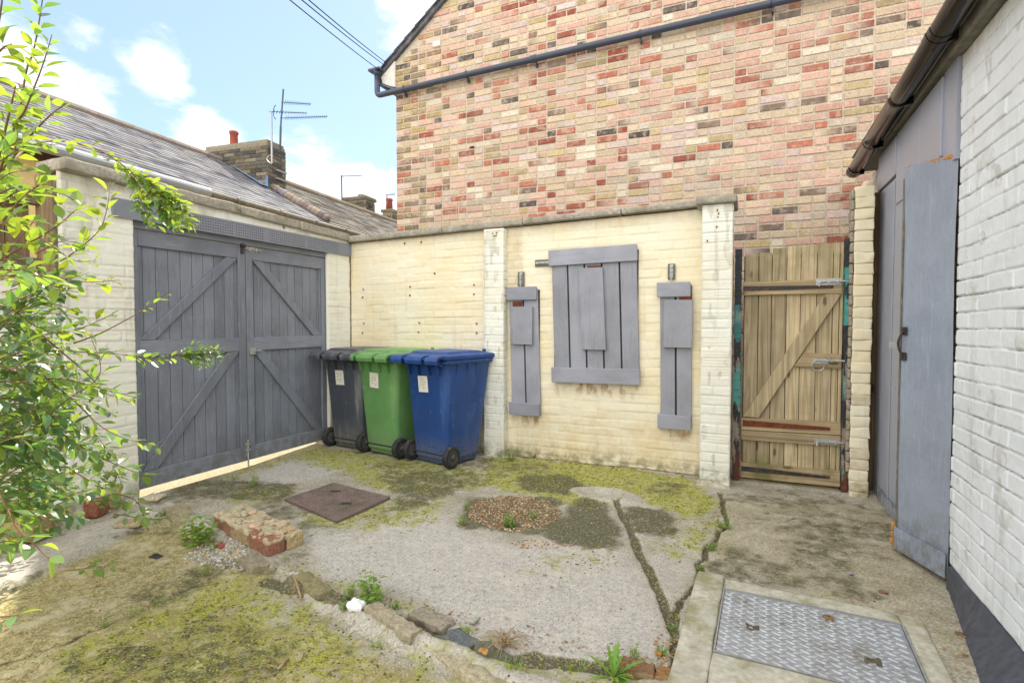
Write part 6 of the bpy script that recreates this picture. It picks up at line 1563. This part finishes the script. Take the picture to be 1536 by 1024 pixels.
# body of the shrub; lower sprays tinted darker, shade put into leaf colour
random.seed(60)
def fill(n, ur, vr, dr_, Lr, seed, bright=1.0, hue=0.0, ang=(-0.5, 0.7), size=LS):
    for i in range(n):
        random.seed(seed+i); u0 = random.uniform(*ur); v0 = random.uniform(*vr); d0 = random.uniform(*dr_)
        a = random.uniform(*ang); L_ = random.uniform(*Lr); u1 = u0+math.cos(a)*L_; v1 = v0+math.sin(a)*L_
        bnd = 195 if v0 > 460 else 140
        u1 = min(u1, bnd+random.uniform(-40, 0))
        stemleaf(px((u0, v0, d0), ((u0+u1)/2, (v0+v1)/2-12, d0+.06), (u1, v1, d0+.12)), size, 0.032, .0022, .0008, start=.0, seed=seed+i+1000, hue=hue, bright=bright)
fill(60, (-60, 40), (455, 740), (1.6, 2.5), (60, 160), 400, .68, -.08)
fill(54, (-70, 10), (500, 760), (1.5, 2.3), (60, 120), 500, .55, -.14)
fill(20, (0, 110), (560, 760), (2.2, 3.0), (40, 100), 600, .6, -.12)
fill(15, (-60, 10), (230, 450), (1.3, 1.7), (50, 110), 700, .95, .05, (-.6, .4))
fill(9, (-30, 60), (380, 470), (1.6, 2.2), (60, 120), 800, .8)
fill(10, (60, 170), (690, 770), (2.6, 3.2), (40, 80), 900, .9)
fill(9, (-60, 0), (770, 830), (1.5, 1.8), (40, 90), 950, .9)
shrub = thing('shrub', 'leafy green shrub spilling in from the left over wall and gate', 'shrub', (-2.6, 1.3, 0))
# woody canes rising from the soil to carry the sprays
for i in range(14):
    random.seed(70+i); bx, by = -3.15+random.uniform(-.25, .25), 0.75+random.uniform(-.25, .25)
    tp = PD(random.uniform(-90, 60), random.uniform(150, 650), random.uniform(1.6, 2.2)); mid = (np.array([bx, by, 0])+tp)/2+np.array([-.12, 0, .25])
    sh_s.tube(catmull([(bx, by, -0.05), mid, tp], 8), [0.007-0.005*k/16 for k in range(17)], 6)
sh_s.build('stems', M['stem'], shrub, smooth=True)
sh_l.build('foliage', M['leaf'], shrub)
m = MB()
for (u, v, d) in ((131, 735, 2.35), (124, 743, 2.35), (218, 766, 2.9)):
    p = PD(u, v, d)
    for k in range(5): a = k*1.257; leafmesh(m, p, np.array([math.cos(a), 0.2, math.sin(a)]), np.array([0.3, -1, 0.2]), 0.022, 0.016, (1, 1, 1, 1))
m.build('blossom', M['petal'], shrub)

random.seed(92); rs = np.random.RandomState(4); m = MB()
bmx = bmesh.new(); bmesh.ops.create_icosphere(bmx, subdivisions=1, radius=1.0); iv_ = [np.array(v.co) for v in bmx.verts]; fi_ = [tuple(v.index for v in f.verts) for f in bmx.faces]; bmx.free()
prob = moss*sst(0.45, 0.7, vnoise(GX*14, GY*14, 66)*0.6+vnoise(GX*45, GY*45, 67)*0.4)+crk*0.25; prob = (prob/prob.sum()).ravel()
for ii in rs.choice(prob.size, 5200, p=prob):
    i, j = divmod(int(ii), len(gy)); s = random.uniform(.002, .0062); x = gx[i]+random.uniform(-.004, .004); y = gy[j]+random.uniform(-.004, .004)
    c = random.choice([srgb(120, 124, 38), srgb(150, 152, 56), srgb(96, 100, 34), srgb(168, 166, 84)])
    m.add([(v[0]*s*1.3+x, v[1]*s*1.3+y, v[2]*s*.7+Z[i, j]) for v in iv_], fi_, 0, (*c, 1))
tag(m.build('moss_tufts', M['stone'], None, smooth=True), 'yellow green moss cushions growing over the damp concrete', 'moss', None, 'stuff')
random.seed(91); m = MB()
def flake(x, y):
    z = gz(x, y)+0.003; s = random.uniform(.004, .013); a = random.uniform(0, 6.28); c = np.array([x, y, z]); d = np.array([math.cos(a), math.sin(a), random.uniform(-.2, .5)]); k = random.random()
    leafmesh(m, c, d, np.array([random.uniform(-.4, .4), random.uniform(-.4, .4), 1.]), s*1.6, s, (0.30+.25*k, 0.19+.14*k, 0.09+.08*k, 1), .3, .3)
for i in range(150): p = WY(random.uniform(735, 1050), 690, 4.66-abs(random.gauss(0, .03))); flake(p[0], 4.66-abs(random.gauss(0, .03)))
for (u0, v0, u1, v1, n_, sp) in ((925, 752, 1016, 950, 60, .02), (1085, 745, 1016, 960, 80, .03), (1016, 950, 985, 1005, 90, .03), (440, 870, 985, 1005, 160, .05), (1120, 745, 1262, 748, 50, .03), (1300, 760, 1410, 880, 60, .05), (1340, 800, 1480, 1020, 70, .09), (230, 750, 430, 860, 70, .05), (500, 690, 730, 715, 60, .06), (1100, 760, 1300, 870, 40, .2), (600, 780, 950, 950, 50, .4), (100, 850, 500, 1000, 160, .4)):
    for i in range(n_):
        f = random.random(); p = G(u0+(u1-u0)*f, v0+(v1-v0)*f); flake(p[0]+random.gauss(0, sp), min(4.66, p[1]+random.gauss(0, sp)))
tag(m.build('leaf_litter', M['stone'], None), 'crumbs of dead leaf gathered in joints and along the wall foot', 'leaf litter', None, 'stuff')
# ------------------------------------------------------------------ weeds
def weed(u, v, kind, size, label, seed, n=None, dx_=0.0):
    random.seed(seed); p = np.array(gpt(u, v)); t = thing('weed', label, 'weed', tuple(p), 0, 'weeds growing in the concrete joints')
    ms, ml = MB(), MB()
    if kind == 'leafy':       # several stems with small leaves
        for s in range(n or 9):
            a = random.uniform(0, 6.28); r = random.uniform(0.1, 1)*size*0.7; h = size*random.uniform(.5, 1.1)
            b_ = p+np.array([math.cos(a), math.sin(a), 0])*random.uniform(0, size*.5); e = b_+np.array([math.cos(a)*r*.6, math.sin(a)*r*.6, h])
            C_ = [b_, (b_+e)/2+np.array([0, 0, h*.1]), e]; ms.tube(C_, [.0015, .0012, .0007], 4)
            for k in range(7):
                f = (k+1)/7; q_ = b_+(e-b_)*f; aa = random.uniform(0, 6.28); s_ = size*random.uniform(.18, .34)
                leafmesh(ml, q_, np.array([math.cos(aa), math.sin(aa), random.uniform(0, .6)]), np.array([0.1, 0.1, 1.]), s_, s_*.6, (random.uniform(.8, 1.2), 1, random.uniform(.7, 1.1), 1), .2, .2)
    elif kind == 'rosette':   # toothed dandelion leaves
        for s in range(n or 12):
            a = random.uniform(0, 6.28); el = random.uniform(.35, 1.35); L_ = size*random.uniform(.7, 1.15); d = np.array([math.cos(a)*math.cos(el), math.sin(a)*math.cos(el), math.sin(el)])
            side = np.cross(d, [0, 0, 1.]); side /= np.linalg.norm(side); vs = []; K = 11
            for k in range(K+1):
                f = k/K; w = L_*0.075*math.sin(math.pi*min(1, f*.85+.12))*(1.25 if k % 2 else .55); c = p+d*L_*f+np.array([0, 0, -L_*.25*f*f])
                vs += [c-side*w+np.array([0, 0, w*.3]), c, c+side*w+np.array([0, 0, w*.3])]
            ml.add(vs, [q_ for k in range(K) for q_ in ((k*3, k*3+1, k*3+4, k*3+3), (k*3+1, k*3+2, k*3+5, k*3+4))], 0, (random.uniform(.8, 1.1), 1, .8, 1))
        ms.tube([p, p+np.array([0, 0, .01])], .003, 5)
    elif kind == 'grass':
        for s in range(n or 40):
            a = random.uniform(0, 6.28); b_ = p+np.array([random.gauss(0, size*.5), random.gauss(0, size*.3), 0]); L_ = size*random.uniform(.4, 1); d = np.array([math.cos(a)*.5, math.sin(a)*.5, 1.]); side = np.array([math.sin(a), -math.cos(a), 0])*.0016
            e1, e2 = b_+d*L_*.5, b_+d*L_*.9+np.array([math.cos(a), math.sin(a), -.3])*L_*.25
            ml.add([b_-side, b_+side, e1+side*.8, e1-side*.8, e2], [(0, 1, 2, 3), (3, 2, 4)], 0, (random.uniform(.8, 1.3), 1, .6, 1))
        ms.tube([p, p+np.array([0, 0, .005])], .002, 4)
    ms.build('stem', M['greenstem'], t); ml.build('leaves', M['weed'], t)
W = [(770, 690, 'leafy', .11, 'small bright weed at the wall foot right of the middle pier', 9), (800, 688, 'leafy', .05, 'low tuft of weed further right along the wall foot', 6),
     (1025, 716, 'leafy', .035, 'tiny weed at the wall foot left of the capped pier', 5), (382, 728, 'leafy', .085, 'upright weed in front of the double gates', 8),
     (352, 718, 'leafy', .05, 'low weed patch left of the upright weed by the gates', 6), (295, 812, 'leafy', .15, 'bushy bright weed beside the white pebbles', 22),
     (322, 815, 'leafy', .05, 'small weed sprig on the brick stub edge', 4), (765, 790, 'leafy', .07, 'spreading weed on the brown gravel', 20), (700, 765, 'leafy', .05, 'small weed at the left rim of the brown gravel', 7),
     (690, 788, 'leafy', .06, 'small weed at the lower left of the brown gravel', 9), (800, 778, 'leafy', .05, 'small weed on the right part of the brown gravel', 8), (1085, 790, 'leafy', .07, 'feathery weed in the joint before the capped pier', 12),
     (1068, 825, 'leafy', .05, 'weed in the joint below the feathery one', 8), (1050, 850, 'leafy', .04, 'low weed by the top corner of the concrete surround', 7), (562, 903, 'leafy', .12, 'tall weed right of the white tissue', 13),
     (525, 895, 'leafy', .06, 'weed behind the white tissue', 8), (515, 915, 'leafy', .045, 'low weed left of the white tissue', 7), (590, 912, 'leafy', .045, 'low weed right of the tall weed', 7),
     (920, 1012, 'rosette', .145, 'dandelion clump with toothed upright leaves at the bottom', 14), (950, 985, 'leafy', .04, 'small weed behind the mossy orange brick', 6), (1012, 940, 'leafy', .035, 'tiny weed in the dark crack by the surround', 5),
     (995, 985, 'leafy', .045, 'small weed at the left corner of the concrete surround', 6), (860, 1000, 'grass', .05, 'thin grass tuft left of the dandelion clump', 26), (700, 948, 'grass', .035, 'low grass tuft behind the blue grey kerb brick', 40),
     (770, 1010, 'grass', .05, 'yellowing grass tuft below the long kerb strip', 30), (302, 858, 'leafy', .07, 'pale thistle-like sprout below the white pebbles', 3), (240, 900, 'leafy', .045, 'small sprout on the mossy slab', 4),
     (158, 928, 'leafy', .035, 'tiny sprout at the crack of the front slab', 4), (200, 915, 'leafy', .035, 'tiny sprout right of the slab crack', 4), (570, 960, 'grass', .04, 'mossy grass tuft below the white tissue', 26),
     (245, 770, 'leafy', .05, 'small weed where the kerb meets the gate foot', 8), (640, 985, 'grass', .035, 'short grass tuft before the long kerb strip', 24), (510, 745, 'leafy', .03, 'tiny weed touching the rusty manhole cover', 4), (590, 738, 'leafy', .03, 'tiny pale weed at the right corner of the manhole cover', 5)]
for i, (u, v, k, s, lb, n) in enumerate(W): weed(u, v, k, s, lb, 800+i, n)

# ================================================================== sky and sun
SUN_EL = math.radians(49.0); SUN_AZ = math.radians(-8.5)     # azimuth from +Y towards +X
sd = Vector((math.sin(SUN_AZ)*math.cos(SUN_EL), math.cos(SUN_AZ)*math.cos(SUN_EL), math.sin(SUN_EL)))
ld = bpy.data.lights.new('sun', 'SUN'); ld.energy = 4.2; ld.angle = math.radians(0.55); ld.color = (1.0, 0.94, 0.84)
lo = bpy.data.objects.new('sun', ld); COL.objects.link(lo); lo.rotation_euler = sd.to_track_quat('Z', 'Y').to_euler(); lo.location = (0, 10, 20)
w = bpy.data.worlds.new('World'); S.world = w; w.use_nodes = True; T = w.node_tree; T.nodes.clear()
def wn(t, **k):
    n_ = T.nodes.new(t)
    for a, b_ in k.items(): setattr(n_, a, b_)
    return n_
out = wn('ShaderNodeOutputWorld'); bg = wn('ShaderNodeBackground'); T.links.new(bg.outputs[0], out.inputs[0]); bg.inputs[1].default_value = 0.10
sky = wn('ShaderNodeTexSky', sky_type='NISHITA'); sky.sun_disc = False; sky.sun_elevation = SUN_EL; sky.sun_rotation = SUN_AZ; sky.air_density = 1.0; sky.dust_density = 0.6; sky.ozone_density = 2.0
tc = wn('ShaderNodeTexCoord')
def wm(op, a, b_=0.0, c=None):
    n_ = wn('ShaderNodeMath', operation=op)
    for i, x in enumerate((a, b_) if c is None else (a, b_, c)):
        if isinstance(x, (int, float)): n_.inputs[i].default_value = x
        else: T.links.new(x, n_.inputs[i])
    return n_.outputs[0]
def wr(f, a, b_, lo_=0., hi_=1.):
    n_ = wn('ShaderNodeMapRange', interpolation_type='SMOOTHSTEP'); T.links.new(f, n_.inputs['Value'])
    for k, x in zip(('From Min', 'From Max', 'To Min', 'To Max'), (a, b_, lo_, hi_)): n_.inputs[k].default_value = x
    return n_.outputs[0]
acc = None
for (u, v, r) in ((20, 120, .10), (90, 128, .06), (140, 148, .056), (265, 212, .05), (300, 212, .06), (480, 285, .10), (545, 300, .09), (620, 30, .07), (650, 90, .08), (195, 95, .045), (238, 108, .056), (115, 48, .045)):
    d = ray(u, v); d = d/np.linalg.norm(d); vd = wn('ShaderNodeVectorMath', operation='DISTANCE'); T.links.new(tc.outputs['Generated'], vd.inputs[0]); vd.inputs[1].default_value = tuple(d)
    g = wr(vd.outputs['Value'], 0.0, r*1.5, .92 if r > .055 else .62, 0.0); acc = g if acc is None else wm('MAXIMUM', acc, g)
nz = wn('ShaderNodeTexNoise'); nz.inputs['Scale'].default_value = 9; nz.inputs['Detail'].default_value = 8; nz.inputs['Roughness'].default_value = .58; nz.inputs['Distortion'].default_value = .2
mp = wn('ShaderNodeMapping'); mp.inputs['Scale'].default_value = (1, 1, 1.9); T.links.new(tc.outputs['Generated'], mp.inputs[0]); T.links.new(mp.outputs[0], nz.inputs[0])
nz2 = wn('ShaderNodeTexNoise'); nz2.inputs['Scale'].default_value = 2.2; nz2.inputs['Detail'].default_value = 7; T.links.new(mp.outputs[0], nz2.inputs[0])
view = wr(wm('ADD', acc, wm('MULTIPLY', wm('SUBTRACT', nz.outputs[0], .5), 1.9)), .30, .86)
sx = wn('ShaderNodeSeparateXYZ'); T.links.new(tc.outputs['Generated'], sx.inputs[0])
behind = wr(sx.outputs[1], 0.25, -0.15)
fill_cloud = wm('MULTIPLY', behind, wr(nz2.outputs[0], .30, .46))  # unseen cloud bank added behind the camera to fill the shade
mask = wm('MAXIMUM', view, fill_cloud)
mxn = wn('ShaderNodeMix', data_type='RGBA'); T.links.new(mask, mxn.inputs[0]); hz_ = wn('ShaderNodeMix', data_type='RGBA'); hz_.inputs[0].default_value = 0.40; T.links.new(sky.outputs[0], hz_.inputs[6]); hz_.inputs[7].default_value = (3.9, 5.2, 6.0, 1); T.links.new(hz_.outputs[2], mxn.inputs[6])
cc = wn('ShaderNodeMix', data_type='RGBA'); T.links.new(behind, cc.inputs[0]); cc.inputs[6].default_value = (7.0, 7.1, 7.3, 1); cc.inputs[7].default_value = (13.6, 13.5, 13.3, 1)  # cloud made brighter behind the camera, as added fill light
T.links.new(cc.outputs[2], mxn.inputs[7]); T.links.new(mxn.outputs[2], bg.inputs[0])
S.view_settings.view_transform = 'Standard'; S.view_settings.look = 'None'; S.view_settings.gamma = 1.0
S.view_settings.exposure = 1.04
S.cycles.max_bounces = 8
